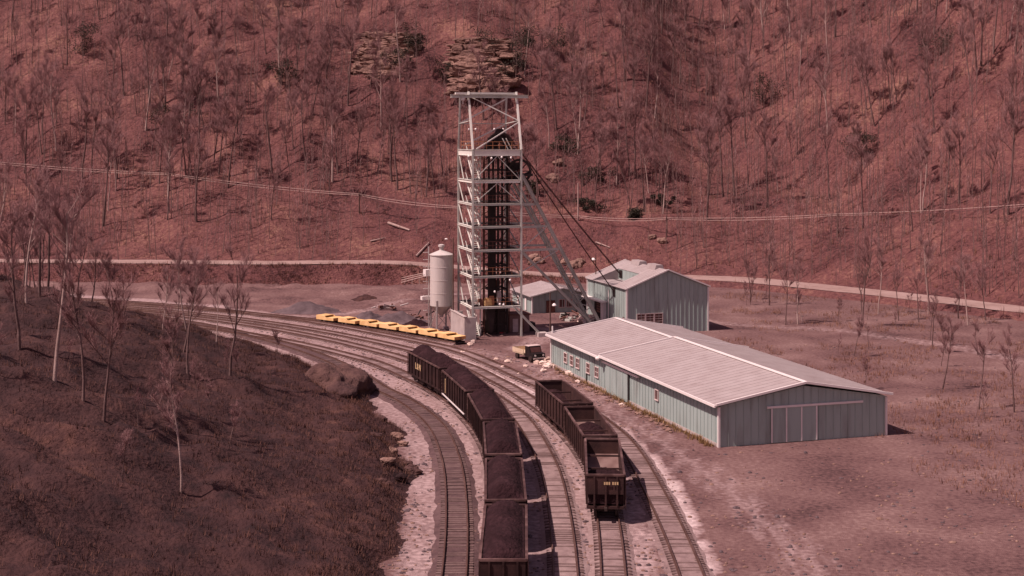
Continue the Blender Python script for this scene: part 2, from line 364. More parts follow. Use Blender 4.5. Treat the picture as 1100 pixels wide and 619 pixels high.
# railway tracks: ballast, two rails, ties
tie_mesh = MB().box((0, 0, .13), (.24, 2.3, .17)).mesh('tie', M['tie'])
track_label = {}
for key in 'adcbey':
    line = LINE[key]; g = bpy.data.objects.new('railway_track', None); col.objects.link(g); struct(g); g.location = (0, 0, 0)
    wd = 1.12 if key == 'a' else 1.0
    bal = ribbon(line, [(-wd - .45, .014), (-wd + .1, .16), (-.4, .185), (.4, .185), (wd - .1, .16), (wd + .45, .014)])
    bal.v = [(x + .22 * fb(x * .5, y * .5, 1.0), y + .22 * fb(x * .5, y * .5, 7.0), z) for x, y, z in bal.v]
    bal.build('ballast', M['dark_bed' if key == 'a' else 'mid_bed'], g, True)
    for s in (-1, 1):
        o = s * .7525
        ribbon(line, [(o - .075, .215), (o + .075, .215), (o + .04, .25), (o + .04, .39), (o - .04, .39), (o - .04, .25)], True).build('rail', M['rail'], g)
    nr = norms(line); rest = MB(); cnt = 0
    for i in range(0, len(line) - 1):
        p = line[i]; q = nr[i]; ang = math.atan2(q.y, q.x) - math.pi / 2 + random.uniform(-.03, .03)
        if 78 < p.y < 168 and abs(p.x / p.y) < .37 and cnt < 290:
            t = link('tie', tie_mesh, g); t.location = (p.x, p.y, random.uniform(-.04, .02) if key == 'a' else random.uniform(-.055, .012)); t.rotation_euler = (0, 0, ang); cnt += 1
        else: rest.box((p.x, p.y, .085), (.24, 2.3, .17), ang)
    if rest.v: rest.build('tie_row', M['tie'], g)['kind'] = 'stuff'

# the gravel road along the foot of the hill
rl = [Vector((x, yfoot(x) + 7.3 / cfoot(x))) for x in frange(-150, 95, 1.0)]
rv, rf = [], []
for i, p in enumerate(rl):
    for s in (-3.6, -1.2, 1.2, 3.6):
        yy = p.y + s / cfoot(p.x) * (1 + .2 * fb(i * .15, s) + .08 * fb(i * .8, s)); rv.append((p.x, yy, max(hill_z(p.x, yy), zr(p.x)) + .05))
for i in range(len(rl) - 1):
    for j in range(3): rf.append((i * 4 + j, (i + 1) * 4 + j, (i + 1) * 4 + j + 1, i * 4 + j + 1))
struct(MB().add(rv, rf).build('gravel_road', M['road'], None, True))

# ------------------------------------------------------------------ headframe
TH = R(16); TW, TD = 6.73, 8.04
TO = Vector((-5.22, 186.3, 0))
def tw(u, v, z): return Vector((TO.x + u * math.cos(TH) - v * math.sin(TH), TO.y + u * math.sin(TH) + v * math.cos(TH), z))
head = thing('headframe', TO, TH, 'tall pale green steel mine headframe with stair landings and raking back legs', 'headframe')
iw = Matrix.Translation(TO) @ Matrix.Rotation(TH, 4, 'Z'); inv = iw.inverted()
def L(p): return inv @ Vector(p)
LV = [4.1, 8.2, 11.7, 14.85, 17.9, 21.05, 25.1]; ZT = 32.9
def hp(name, m, fn): b = MB(); fn(b); return b.build(name, m, head)
for (u, v) in ((0, 0), (TW, 0), (0, TD), (TW, TD)):
    hp('column', M['steel'] if v == 0 or u else M['dark_steel'] if False else M['steel'], lambda b: b.ibeam((u, v, -.2), (u, v, 25.0), .23, .26))
for u in (1.45,):
    for v in (1.6, 5.6): hp('inner_post', M['steel'], lambda b: b.bar((u, v, 0), (u, v, 24.2), .14))
for k, z in enumerate(LV):
    h = .85 if k == 6 else .42 if k == 5 else .28
    zz = z - h / 2
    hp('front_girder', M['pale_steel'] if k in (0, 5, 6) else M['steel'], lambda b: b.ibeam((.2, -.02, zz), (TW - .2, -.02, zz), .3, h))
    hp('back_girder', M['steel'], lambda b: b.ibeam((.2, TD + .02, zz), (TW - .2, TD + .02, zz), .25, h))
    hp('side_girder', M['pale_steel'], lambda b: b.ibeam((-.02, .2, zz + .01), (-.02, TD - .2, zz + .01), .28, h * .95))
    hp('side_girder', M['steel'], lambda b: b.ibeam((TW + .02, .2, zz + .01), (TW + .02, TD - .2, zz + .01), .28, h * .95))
    def plat(b):
        b.span((.3, .3, z - .06), (1.35, TD - .3, z - .02))
        b.span((1.9, .3, z - .05), (TW - .3, 1.7 if k < 6 else TD - .3, z + .01))
        b.span((TW - 1.2, 1.7, z - .052), (TW - .3, TD - .3, z + .005))
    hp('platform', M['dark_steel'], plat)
    def hrail(b):
        for hz in (.55, 1.05):
            b.bar((1.9, .28, z + hz), (TW - .3, .28, z + hz), .055)
            b.bar((TW - .28, .3, z + hz), (TW - .28, TD - .4, z + hz), .055)
            if k == 6: b.bar((.25, .3, z + hz), (.25, TD - .4, z + hz), .055); b.bar((.3, TD - .3, z + hz), (TW - .3, TD - .3, z + hz), .055); b.bar((.3, .28, z + hz), (1.9, .28, z + hz), .055)
        for i in range(6):
            uu = 1.95 + i * (TW - 2.3) / 5; b.bar((uu, .28, z), (uu, .28, z + 1.05), .05)
            if k == 6: b.bar((uu, TD - .3, z), (uu, TD - .3, z + 1.05), .05); b.bar((.25, .4 + i * 1.4, z), (.25, .4 + i * 1.4, z + 1.05), .05)
    hp('handrail', M['handrail'] if k in (0, 1, 6) else M['rust'], hrail)
zs = [0.0] + LV
for k in range(7):                            # stair flights on the left side, one for each storey
    z0, z1 = zs[k], zs[k + 1] - .1
    def flight(b):
        for uu in (.28, 1.12): b.bar((uu, .9, z0 + .05), (uu, 5.0, z1), .07, .34)
        n = int((z1 - z0) / .23)
        for i in range(1, n):
            t = i / n; b.box((.7, .9 + 4.1 * t, z0 + (z1 - z0) * t), (.76, .26, .04))
        for uu in (.26, 1.14): b.bar((uu, .9, z0 + 1.0), (uu, 5.0, z1 + .95), .05)
        for i in range(4):
            t = (i + .5) / 4
            for uu in (.26, 1.14): b.bar((uu, .9 + 4.1 * t, z0 + (z1 - z0) * t), (uu, .9 + 4.1 * t, z0 + (z1 - z0) * t + .97), .04)
    hp('stair_flight', M['pale_steel'], flight)
    if k:
        hp('brace', M['steel'], lambda b: b.bar((-.03, 5.0, z0), (-.03, TD - .2, z1 - .3), .12))
        hp('brace', M['steel'], lambda b: b.bar((TW + .03, .3, z0), (TW + .03, TD - .2, z1 - .3), .12))
        hp('brace', M['rust'], lambda b: b.bar((1.4, TD, z0), (TW - .3, TD, z1 - .3), .1))
        hp('stair_bracket', M['steel'], lambda b: (b.bar((1.45, 1.6, z0 + 1.2), (.1, .1, z0 + 1.2), .1), b.bar((1.45, 1.6, z0 + 1.25), (1.45, 5.6, z0 + 2.6), .09), b.bar((1.45, 1.6, z0 + 2.6), (1.45, 5.6, z0 + 1.25), .08), b.bar((1.4, 1.6, z0 + 2.5), (.2, .25, z0 + 2.5), .08)))
for z0, z1 in ((17.9, 20.55), (21.05, 24.2)):   # chevron braces on the front
    hp('chevron_brace', M['steel'], lambda b: b.bar((.3, -.06, z0 + .1), (TW / 2 - .05, -.06, z1), .085))
    hp('chevron_brace', M['steel'], lambda b: b.bar((TW - .3, -.06, z0 + .1), (TW / 2 + .05, -.06, z1), .085))
# upper crane frame
fl0, fr0 = Vector((0, 0, 25.1)), Vector((TW, 0, 25.1)); fl1, fr1 = Vector((0, 2.5, ZT)), Vector((TW, 2.5, ZT))
bl0, br0 = Vector((0, TD, 25.1)), Vector((TW, TD, 25.1)); bl1, br1 = Vector((.1, TD - .7, ZT - .3)), Vector((TW, TD - .7, ZT - .3))
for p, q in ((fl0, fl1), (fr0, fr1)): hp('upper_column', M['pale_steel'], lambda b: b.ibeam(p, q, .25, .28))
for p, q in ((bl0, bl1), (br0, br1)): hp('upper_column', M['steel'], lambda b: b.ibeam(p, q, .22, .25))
mid = lambda p, q, t: p + (q - p) * t
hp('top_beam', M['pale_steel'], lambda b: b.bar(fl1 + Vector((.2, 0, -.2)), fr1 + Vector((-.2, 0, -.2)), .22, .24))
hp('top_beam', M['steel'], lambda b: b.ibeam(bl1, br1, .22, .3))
for u in (0, TW): hp('top_beam', M['steel'], lambda b: b.ibeam((u, 2.6, ZT - .3), (u, TD - .8, ZT - .3), .22, .3))
hp('crane_rail', M['steel'], lambda b: b.ibeam((-2.6, 1.9, ZT - .62), (TW + 1.5, 1.9, ZT - .62), .32, .42))
hp('crane_trolley', M['pale_steel'], lambda b: (b.box((-1.2, 1.9, ZT - .25), (1.5, .5, .26)), b.box((-.9, 1.9, ZT - 1.0), (.4, .3, .34)), b.bar((-.9, 1.9, ZT - 1.1), (-.9, 1.9, ZT - 1.7), .08)))
hp('brace', M['pale_steel'], lambda b: b.bar(mid(fl0, fl1, .93), mid(fr0, fr1, .50), .14))
hp('brace', M['pale_steel'], lambda b: b.bar(mid(fr0, fr1, .47), fl0 + Vector((.5, 0, .1)), .14))
hp('brace', M['pale_steel'], lambda b: b.bar(mid(bl0, bl1, .47), mid(br0, br1, .93), .18))
hp('brace', M['pale_steel'], lambda b: b.bar(mid(br0, br1, .47), bl0 + Vector((.4, 0, .3)), .18))
hp('brace', M['steel'], lambda b: b.bar(mid(bl0, bl1, .47), mid(br0, br1, .47), .12))
for p, q, r, s in ((fl0, fl1, bl0, bl1), (fr0, fr1, br0, br1)): hp('brace', M['steel'], lambda b: b.bar(mid(p, q, .5), mid(r, s, .47), .1))
# dark skip guides, shaft sheeting and sheave wheels
G = [(2.9, 2.6), (4.2, 2.6), (5.5, 2.6), (2.9, 5.2), (4.2, 5.2), (5.5, 5.2)]
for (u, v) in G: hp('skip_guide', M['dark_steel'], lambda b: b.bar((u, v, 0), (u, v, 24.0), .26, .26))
for i in range(14):
    z = 1.2 + i * 1.62
    def girt(b):
        b.bar((2.9, 2.6, z), (5.5, 2.6, z), .14, .2); b.bar((2.9, 5.2, z), (5.5, 5.2, z), .14, .2)
        for u in (2.9, 4.2, 5.5): b.bar((u, 2.7, z), (u, 5.1, z), .13, .2)
        if i % 2: b.bar((4.2, 2.6, z), (5.5, 2.6, z + 1.6), .1)
        else: b.bar((5.5, 2.6, z), (4.2, 2.6, z + 1.6), .1)
    hp('guide_girt', M['dark_steel'], girt)
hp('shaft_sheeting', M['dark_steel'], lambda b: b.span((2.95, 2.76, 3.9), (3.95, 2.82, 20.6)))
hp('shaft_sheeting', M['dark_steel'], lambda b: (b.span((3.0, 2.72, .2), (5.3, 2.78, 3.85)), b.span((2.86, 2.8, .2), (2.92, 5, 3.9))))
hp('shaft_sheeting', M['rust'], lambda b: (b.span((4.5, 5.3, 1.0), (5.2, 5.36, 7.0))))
for (u, v, r) in ((2.1, 2.0, .07), (2.5, 3.6, .08), (2.3, 5.0, .07), (6.0, 3.4, .08), (6.2, 5.5, .07)):
    hp('service_pipe', M['rust'], lambda b: b.tube((u, v, 0), (u, v, 24.2), r, n=6))
def sheave(c, r):
    c = Vector(c); b = MB(); n = 28; prof = ((r, -.16), (r + .1, -.16), (r - .02, 0), (r + .1, .16), (r, .16), (r - .22, .1), (r - .22, -.1)); k = len(prof); vs, fs = [], []
    for i in range(n):
        t = 2 * math.pi * i / n
        for rr, o in prof: vs.append((c.x + rr * math.cos(t), c.y + o, c.z + rr * math.sin(t)))
    for i in range(n):
        for j in range(k): fs.append((i * k + j, i * k + (j + 1) % k, ((i + 1) % n) * k + (j + 1) % k, ((i + 1) % n) * k + j))
    b.add(vs, fs); o = b.build('sheave_wheel', M['dark_steel'], head)
    for i in range(8):
        t = math.pi * i / 4; MB().bar(c, (c.x + (r - .15) * math.cos(t), c.y, c.z + (r - .15) * math.sin(t)), .13).build('spoke', M['dark_steel'], o)
    MB().tube((c.x, c.y - .5, c.z), (c.x, c.y + .5, c.z), .28, n=12).build('hub', M['rust'], o)
    return c
S1 = L(dep(537, 156.5, 189.5)); S2 = L(dep(558, 184, 190.5))
sheave(S1, 1.75); sheave(S2, 1.6)
for S, wd in ((S1, 2.0), (S2, 1.7)):
    for s in (-.6, .6):
        hp('sheave_bearer', M['dark_steel'], lambda b: (b.bar((S.x - wd, S.y + s, S.z - .5), (S.x + wd, S.y + s, S.z - .5), .22, .36), b.bar((S.x - wd * .9, S.y + s, S.z - 1.9), (S.x, S.y + s, S.z), .16), b.bar((S.x + wd * .9, S.y + s, S.z - 1.9), (S.x, S.y + s, S.z), .16)))
hp('sheave_guard', M['pale_steel'], lambda b: (b.bar((S1.x + .9, S1.y - .9, 25.1), (S1.x + .1, S1.y - .9, 26.6), .12), b.bar((S1.x + 1.4, S1.y - .9, 25.1), (S1.x + .6, S1.y - .9, 26.6), .12)))
hp('hoist_motor', M['dark_steel'], lambda b: (b.box((S1.x - 1.2, S1.y + 1.3, 25.7), (1.2, .9, 1.1)), b.box((S1.x + 1.4, S1.y + 1.4, 25.6), (1.3, .8, .9)), b.tube((S1.x - .4, S1.y + 1.3, 25.8), (S1.x + .8, S1.y + 1.3, 25.8), .3)))
hp('sheave_housing', M['dark_steel'], lambda b: (b.span((S1.x - 1.5, S1.y + .35, 25.14), (S1.x + 1.7, S1.y + .95, 26.7)), b.prism([(S1.x - .9, S1.y + .4, 26.7), (S1.x + 1.2, S1.y + .4, 26.7), (S1.x + .5, S1.y + .4, 27.9), (S1.x - .3, S1.y + .4, 27.9)], (0, .5, 0))))
hp('sheave_housing', M['dark_steel'], lambda b: (b.span((S2.x - 1.7, S2.y + .35, S2.z - 1.3), (S2.x + .5, S2.y + .9, S2.z + 1.2)), b.bar((S2.x - 1.8, S2.y + .3, S2.z - 1.5), (S2.x + 1.5, S2.y + .3, S2.z - .2), .3)))
# raking back legs towards the hoist house
nA, nB = L((1.35, 188.3, 21.6)), L((12.65, 194.0, 0)); fA, fB = L((.2, 194.4, 20.3)), L((11.0, 200.2, 0))
hp('back_leg', M['steel'], lambda b: b.ibeam(nA, nB, .34, .42)); hp('back_leg', M['steel'], lambda b: b.ibeam(fA, fB, .3, .36))
iA, iB = L((.9, 191.0, 20.2)), L((11.2, 196.6, 0.3))
hp('back_leg', M['steel'], lambda b: b.ibeam(iA, iB, .24, .28))
for i in range(13):
    t, t2 = .08 + i * .07, .08 + (i + 1) * .07
    hp('lacing', M['steel'], lambda b: (b.bar(mid(nA, nB, t), mid(iA, iB, t2 - .02), .09), b.bar(mid(iA, iB, t2 - .02), mid(fA, fB, t2 + .01), .08), b.bar(mid(nA, nB, t), mid(fA, fB, t), .08)))
for z in LV[2:5]:
    t = (nA.z - z) / (nA.z - nB.z); q = mid(nA, nB, t); t2 = (fA.z - z) / (fA.z - fB.z); q2 = mid(fA, fB, t2)
    hp('tie_beam', M['steel'], lambda b: b.ibeam((TW + .2, .02, z - .2), (q.x - .1, q.y, z - .2), .2, .32))
    hp('tie_beam', M['steel'], lambda b: b.ibeam((TW + .2, TD, z - .2), (q2.x - .1, q2.y, z - .2), .18, .28))
    if z < 16: hp('brace', M['steel'], lambda b: b.bar((TW + .2, .02, z - 3), (q.x - .3, q.y, z - .4), .11))
lA = L((1.4, 188.4, 11.2)); lB = L((11.6, 193.4, .4)); lC = L((1.4, 190.0, 11.2)); lD = L((11.2, 195.4, .4))
hp('lower_strut', M['steel'], lambda b: b.ibeam(lA, lB, .26, .3)); hp('lower_strut', M['steel'], lambda b: b.ibeam(lC, lD, .22, .26))
hp('lacing', M['rust'], lambda b: [b.bar(mid(lA, lB, i / 10), mid(lC, lD, (i + 1) / 10), .08) for i in range(10)])
cA, cB = L((0.1, 186.8, 4.2)), L((4.0, 187.6, .1))
hp('kicker_strut', M['steel'], lambda b: b.ibeam(cA, cB, .24, .28))
hp('footing', M['concrete'], lambda b: [b.box((p[0], p[1], .1), (1.3, 1.3, .9)) for p in (nB, fB, cB)])
# lamps on the tower
def bulb(p, label=None):
    MB().blob(p, (.15, .15, .17), 1, .02, 1).build('lamp', M['lamp'], head, True)
for (x, y, v) in ((504, 139, 4), (511, 139, 4), (531, 139, 6), (540.5, 139, 6), (513.5, 169.5, .1), (528, 170, .1), (539, 169, .1), (549, 169.5, .1), (513, 199, .6), (513.5, 223, .6), (513.5, 247, .6), (514, 275, .6), (515.5, 302, .6), (548, 301, .6), (531.5, 313.5, .4), (537, 327, .1), (541, 327.5, .1), (503.5, 168, .3)):
    p = L(dep(x, y, 186.6 + v)); bulb(p)
# machinery inside the foot of the tower
hp('loading_chute', M['dark_steel'], lambda b: b.prism([(2.3, 1.2, 3.6), (3.4, 1.2, 3.6), (3.1, 1.2, .4), (2.7, 1.2, .4)], (0, 1.2, 0)))
for (x, y, Yd, s, m) in ((524, 319, 188, (.9, .7, .8), 'yellow'), (528, 318, 188.5, (.6, .6, 1.0), 'handrail'), (516, 320, 188, (.7, .6, .7), 'rust'), (536, 320, 189, (.5, .5, 1.6), 'concrete')):
    p = L(dep(x, y, Yd)); hp('machinery', M[m], lambda b: (b.box((p.x, p.y, 4.1 + s[2] / 2), s), b.tube((p.x - s[0] * .5, p.y, 4.2 + s[2]), (p.x + s[0] * .5, p.y, 4.2 + s[2]), .14)))

# headframe base walls
cw = thing('concrete_wall', at(500, 365.5), TH, 'pale concrete retaining box at the left foot of the headframe', 'wall')
MB().span((-.2, -.25, -.3), (1.4, .05, 3.0)).build('front_wall', M['concrete'], cw)
MB().span((-.22, .055, -.3), (.08, 7.4, 3.05)).build('side_wall', M['concrete'], cw)
MB().span((.09, 7.1, -.3), (1.4, 7.38, 2.9)).build('back_wall', M['concrete'], cw)
MB().span((-.3, -.33, 3.06), (.16, 7.45, 3.14)).build('coping', M['concrete'], cw)
br = thing('block_shed', at(547, 357), TH, 'small brown block shed with pale door at right foot of headframe', 'shed')
MB().span((0, 0, -.2), (2.9, 3.2, 2.3)).build('wall', M['block'], br)
MB().span((-.15, -.15, 2.303), (3.05, 3.35, 2.42)).build('roof', M['rust'], br)
MB().span((.5, -.06, 0), (1.25, -.003, 1.8)).build('door', M['frame'], br)
MB().span((1.7, -.06, .0), (2.1, -.003, 1.9)).build('downpipe', M['rust'], br)
MB().span((2.9 + .004, .5, -.2), (3.9, 2.2, 1.1)).build('bin', M['dark_steel'], br)
rb = thing('red_drum', at(538, 358), 0, 'small red drum on the ground inside the headframe foot', 'drum')
MB().lathe((0, 0, 0), [(.32, 0), (.35, .02), (.35, .3), (.37, .32), (.35, .34), (.35, .6), (.37, .62), (.35, .64), (.35, .9), (.31, .92)], 16).build('shell', M['red'], rb)
MB().lathe((0, 0, .925), [(.29, 0), (.29, .02)], 16).build('lid', M['pane'], rb)

# ------------------------------------------------------------------ buildings
BR = math.atan2(-.9545, .298)
def ribbed_roof(b, pts, n):                    # sheet p0 (eave a), p1 (eave b), p2 (ridge b), p3 (ridge a) with standing seams
    p = [Vector(q) for q in pts]; nm = (p[1] - p[0]).cross(p[3] - p[0]).normalized()
    if nm.z < 0: nm = -nm
    b.prism([q for q in p], -nm * .08)
    for i in range(1, n):
        t = i / n; a, c = p[0].lerp(p[1], t), p[3].lerp(p[2], t); b.bar(a + nm * .008, c + nm * .008, .04, .022)
def ribbed_wall(b, a, c, z0, z1a, z1c, th, n, out):   # wall sheet with vertical ribs standing proud of it
    a, c, out = Vector(a), Vector(c), Vector(out)
    b.prism([(a.x, a.y, z0), (c.x, c.y, z0), (c.x, c.y, z1c), (a.x, a.y, z1a)], -out * th)
    for i in range(n + 1):
        t = (i + .02) / (n + .04); p = a.lerp(c, t); z1 = z1a + (z1c - z1a) * t
        b.bar((p.x + out.x * .02, p.y + out.y * .02, z0), (p.x + out.x * .02, p.y + out.y * .02, z1 - .02), .07, .05)
def window(parent, x, z, wd, h, bars=(1, 1), axis='x', y=0.0, louver=0):
    sgn = -1
    def P3(a, o, c): return (a, y + sgn * o, c) if axis == 'x' else (y + o, a, c)
    f = MB(); t = .09
    f.span(P3(x - wd / 2 - t, .02, z - h / 2 - t), P3(x - wd / 2, .10, z + h / 2 + t)); f.span(P3(x + wd / 2, .02, z - h / 2 - t), P3(x + wd / 2 + t, .10, z + h / 2 + t))
    f.span(P3(x - wd / 2, .02, z + h / 2), P3(x + wd / 2, .10, z + h / 2 + t)); f.span(P3(x - wd / 2 - .05, .02, z - h / 2 - t), P3(x + wd / 2 + .05, .14, z - h / 2))
    fo = f.build('window', M['frame'], parent)
    b = MB(); nb = MB()
    b.span(P3(x - wd / 2, .012, z - h / 2), P3(x + wd / 2, .04, z + h / 2)); b.build('pane', M['pane'], fo)
    for i in range(1, bars[0] + 1):
        xx = x - wd / 2 + wd * i / (bars[0] + 1); nb.span(P3(xx - .025, .042, z - h / 2), P3(xx + .025, .075, z + h / 2))
    for i in range(1, bars[1] + 1):
        zz = z - h / 2 + h * i / (bars[1] + 1); nb.span(P3(x - wd / 2, .043, zz - .025), P3(x + wd / 2, .08, zz + .025))
    if nb.v: nb.build('glazing_bar', M['frame'], fo)
    return fo
def gable_body(o, Lh, W, ev, rg, wall, seam=.62, panel=None, split=None):
    # local x along the left (sunny) wall towards the camera, y into the building
    n = int(Lh / seam); h = W / 2
    b = MB(); ribbed_wall(b, (0, 0, 0), (Lh, 0, 0), -.3, ev, ev, .12, n, (0, -1, 0)); b.build('side_wall', wall, o)
    b = MB(); ribbed_wall(b, (0, W, 0), (Lh, W, 0), -.3, ev, ev, .12, n, (0, 1, 0)); b.build('side_wall', wall, o)
    for x, d in ((0, -1), (Lh, 1)):
        b = MB(); ribbed_wall(b, (x, .13, 0), (x, h - .002, 0), -.3, ev + .05, rg - .02, .12, int(h / seam), (d, 0, 0)); ribbed_wall(b, (x, h + .002, 0), (x, W - .13, 0), -.3, rg - .02, ev + .05, .12, int(h / seam), (d, 0, 0)); b.build('gable_wall', wall, o)
    for y, dd in ((0, -1), (W, 1)):
        for x, e in ((0, -1), (Lh, 1)): MB().box((x + e * .04, y + dd * .04, ev / 2 - .1), (.2, .2, ev + .1)).build('corner_trim', M['trim'], o)

# warehouse in front
WO = Vector((4.69, 165, 0)); WL, WW, WE, WR = 45.0, 16.6, 3.55, 4.95
wh = thing('warehouse', WO, BR, 'long low pale green warehouse with broad pinkish metal roof beside the yard tracks', 'warehouse')
gable_body(wh, WL, WW, WE, WR, M['wall'], .75)
hw = WW / 2; STEP = 17.0
for nm, x0, x1, dz in (('roof_panel', -.45, STEP, 0.0), ('roof_panel', STEP + .003, WL + .45, .16)):
    n = int((x1 - x0) / .92)
    s = (WR - WE) / hw
    b = MB(); ribbed_roof(b, [(x0, -.5, WE - .5 * s + .12 + dz), (x1, -.5, WE - .5 * s + .12 + dz), (x1, hw, WR + .12 + dz), (x0, hw, WR + .12 + dz)], n); ro = b.build('roof', M['roof'], wh)
    b = MB(); ribbed_roof(b, [(x1, WW + .5, WE - .5 * s + .12 + dz), (x0, WW + .5, WE - .5 * s + .12 + dz), (x0, hw + .004, WR + .12 + dz), (x1, hw + .004, WR + .12 + dz)], n); ro2 = b.build('roof', M['roof'], wh)
    MB().bar((x0, hw, WR + .2 + dz), (x1, hw, WR + .2 + dz), .42, .07).build('ridge_cap', M['trim'], ro)
    MB().span((x0, -.66, WE - .16 + dz), (x1, -.512, WE + .06 + dz)).build('gutter', M['trim'], ro)
    for xx in ((x0,) if dz == 0 else (x0, x1)):
        MB().bar((xx, -.5, WE - .5 * s + .16 + dz), (xx, hw, WR + .18 + dz), .16, .2).build('rake_trim', M['trim'], ro)
        MB().bar((xx, WW + .5, WE - .5 * s + .16 + dz), (xx, hw + .01, WR + .18 + dz), .16, .2).build('rake_trim', M['trim'], ro2)
for t in (5.05, 7.1, 9.1, 12.4, 15.1): window(wh, t, 1.6, .95, 1.0, (0, 1))
window(wh, 31.4, 2.1, .7, .9, (0, 0))
dr = MB().span((18.2, -.20, .05), (24.2, -.09, 3.0)).build('sliding_door', M['wall'], wh)
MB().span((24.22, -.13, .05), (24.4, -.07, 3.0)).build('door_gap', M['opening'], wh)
MB().span((17.2, -.32, 3.02), (27.2, -.10, 3.24)).build('door_track', M['trim'], wh)
for x in (19.4, 21.2, 23): MB().span((x - .03, -.24, .1), (x + .03, -.203, 2.95)).build('batten', M['wall'], dr)
MB().tube((12.2, -.18, 0), (12.2, -.18, 1.0), .07).build('standpipe', M['dark_steel'], wh)
MB().blob((17.2, -.75, 3.42), (.3, .25, .25), 2, .2, 1).build('vent_hood', M['trim'], wh)
MB().span((-.06, -.09, -.3), (WL + .06, -.055, .28)).build('base_course', M['concrete'], wh)
MB().span((WL + .03, 5.0, .05), (WL + .14, 9.6, 3.1)).build('sliding_door', M['wall'], wh)
for yy in (5.05, 6.5, 8.0, 9.5): MB().span((WL + .143, yy - .06, .06), (WL + .18, yy + .06, 3.08)).build('door_batten', M['trim'], wh)
MB().span((WL + .03, 4.6, 3.12), (WL + .22, 14.2, 3.3)).build('door_track', M['trim'], wh)
MB().tube((-.3, .2, 3.6), (-.3, .2, 4.5), .09).build('flue', M['trim'], wh)

# hoist house behind it
HO = Vector((11.1, 204, 0)); HL, HW, HE, HR = 15.1, 12.0, 6.1, 8.45
hh = thing('hoist_house', HO, BR, 'tall pale green hoist house with notched pink roof where the ropes enter', 'hoist house')
gable_body(hh, HL, HW, HE, HR, M['wall'], .63)
h2 = HW / 2; sl_ = (HR - HE) / h2; NT0, NT1, NS = 2.8, 10.7, 3.7
rz_ = lambda s: HE + .12 + sl_ * s
b = MB()
ribbed_roof(b, [(-.3, -.3, rz_(-.3)), (NT0, -.3, rz_(-.3)), (NT0, h2, rz_(h2)), (-.3, h2, rz_(h2))], 4)
ribbed_roof(b, [(NT0, NS, rz_(NS)), (NT1, NS, rz_(NS)), (NT1, h2, rz_(h2)), (NT0, h2, rz_(h2))], 11)
ribbed_roof(b, [(NT1, -.3, rz_(-.3)), (HL + .3, -.3, rz_(-.3)), (HL + .3, h2, rz_(h2)), (NT1, h2, rz_(h2))], 6)
ro = b.build('roof', M['roof'], hh)
b = MB(); ribbed_roof(b, [(HL + .3, HW + .3, rz_(-.3)), (-.3, HW + .3, rz_(-.3)), (-.3, h2 + .004, rz_(h2)), (HL + .3, h2 + .004, rz_(h2))], 20); b.build('roof', M['roof'], hh)
nz = HE + .02
MB().span((NT0 + .01, -.25, nz - .06), (NT1 - .01, NS - .01, nz)).build('notch_floor', M['roof'], ro)
MB().span((NT0 + .01, NS + .0, nz), (NT1 - .01, NS + .08, rz_(NS) - .10)).build('notch_wall', M['wall'], ro)
MB().prism([(NT0, -.2, nz + .002), (NT0, NS - .01, nz + .002), (NT0, NS - .01, rz_(NS) - .12), (NT0, -.2, rz_(-.2) - .12)], (-.06, 0, 0)).build('notch_cheek', M['roof'], ro)
MB().prism([(NT1, -.2, nz + .002), (NT1, NS - .01, nz + .002), (NT1, NS - .01, rz_(NS) - .12), (NT1, -.2, rz_(-.2) - .12)], (.06, 0, 0)).build('notch_cheek', M['wall'], ro)
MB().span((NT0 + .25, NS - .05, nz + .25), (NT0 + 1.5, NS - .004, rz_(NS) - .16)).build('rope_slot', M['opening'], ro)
for x in (3.4, 9.3): MB().prism([(x, h2 - .7, rz_(h2 - .7) + .02), (x, h2 + .7, rz_(h2 - .7) + .02), (x, h2 + .5, HR + .5), (x, h2 - .5, HR + .5)], (3.0, 0, 0)).build('roof_vent', M['roof'], ro)
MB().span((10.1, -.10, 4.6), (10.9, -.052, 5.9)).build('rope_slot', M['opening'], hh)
MB().span((-.25, -.95, 3.42), (7.9, -.06, 3.62)).build('door_canopy', M['trim'], hh)
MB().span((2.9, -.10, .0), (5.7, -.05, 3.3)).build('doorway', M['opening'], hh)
for i in range(4): MB().span((4.0, -.16, 1.7 + i * .36), (5.6, -.104, 1.95 + i * .36)).build('shutter_slat', M['rust'], hh)
MB().span((6.4, -.5, 0), (7.6, -.06, 3.4)).build('door_leaf', M['trim'], hh)
MB().tube((8.6, -.14, 0), (8.6, -.14, 5.4), .08).build('downpipe', M['trim'], hh)
MB().span((13.7, -.10, 1.0), (14.3, -.052, 2.2)).build('vent', M['pane'], hh)
for yy in (2.05, 3.35, 4.65): window(hh, yy, 1.95, 1.1, 1.35, (0, 3), 'y', HL)
for s, y0, y1 in ((1, -.3, h2), (1, HW + .3, h2)):
    for x in (-.3, HL + .3): MB().bar((x, y0, rz_(-.3) + .03), (x, y1, rz_(h2) + .03), .12, .18).build('rake_trim', M['trim'], ro)
MB().span((HL - .02, -.08, -.3), (HL + .09, .16, HE)).build('corner_trim', M['trim'], hh)

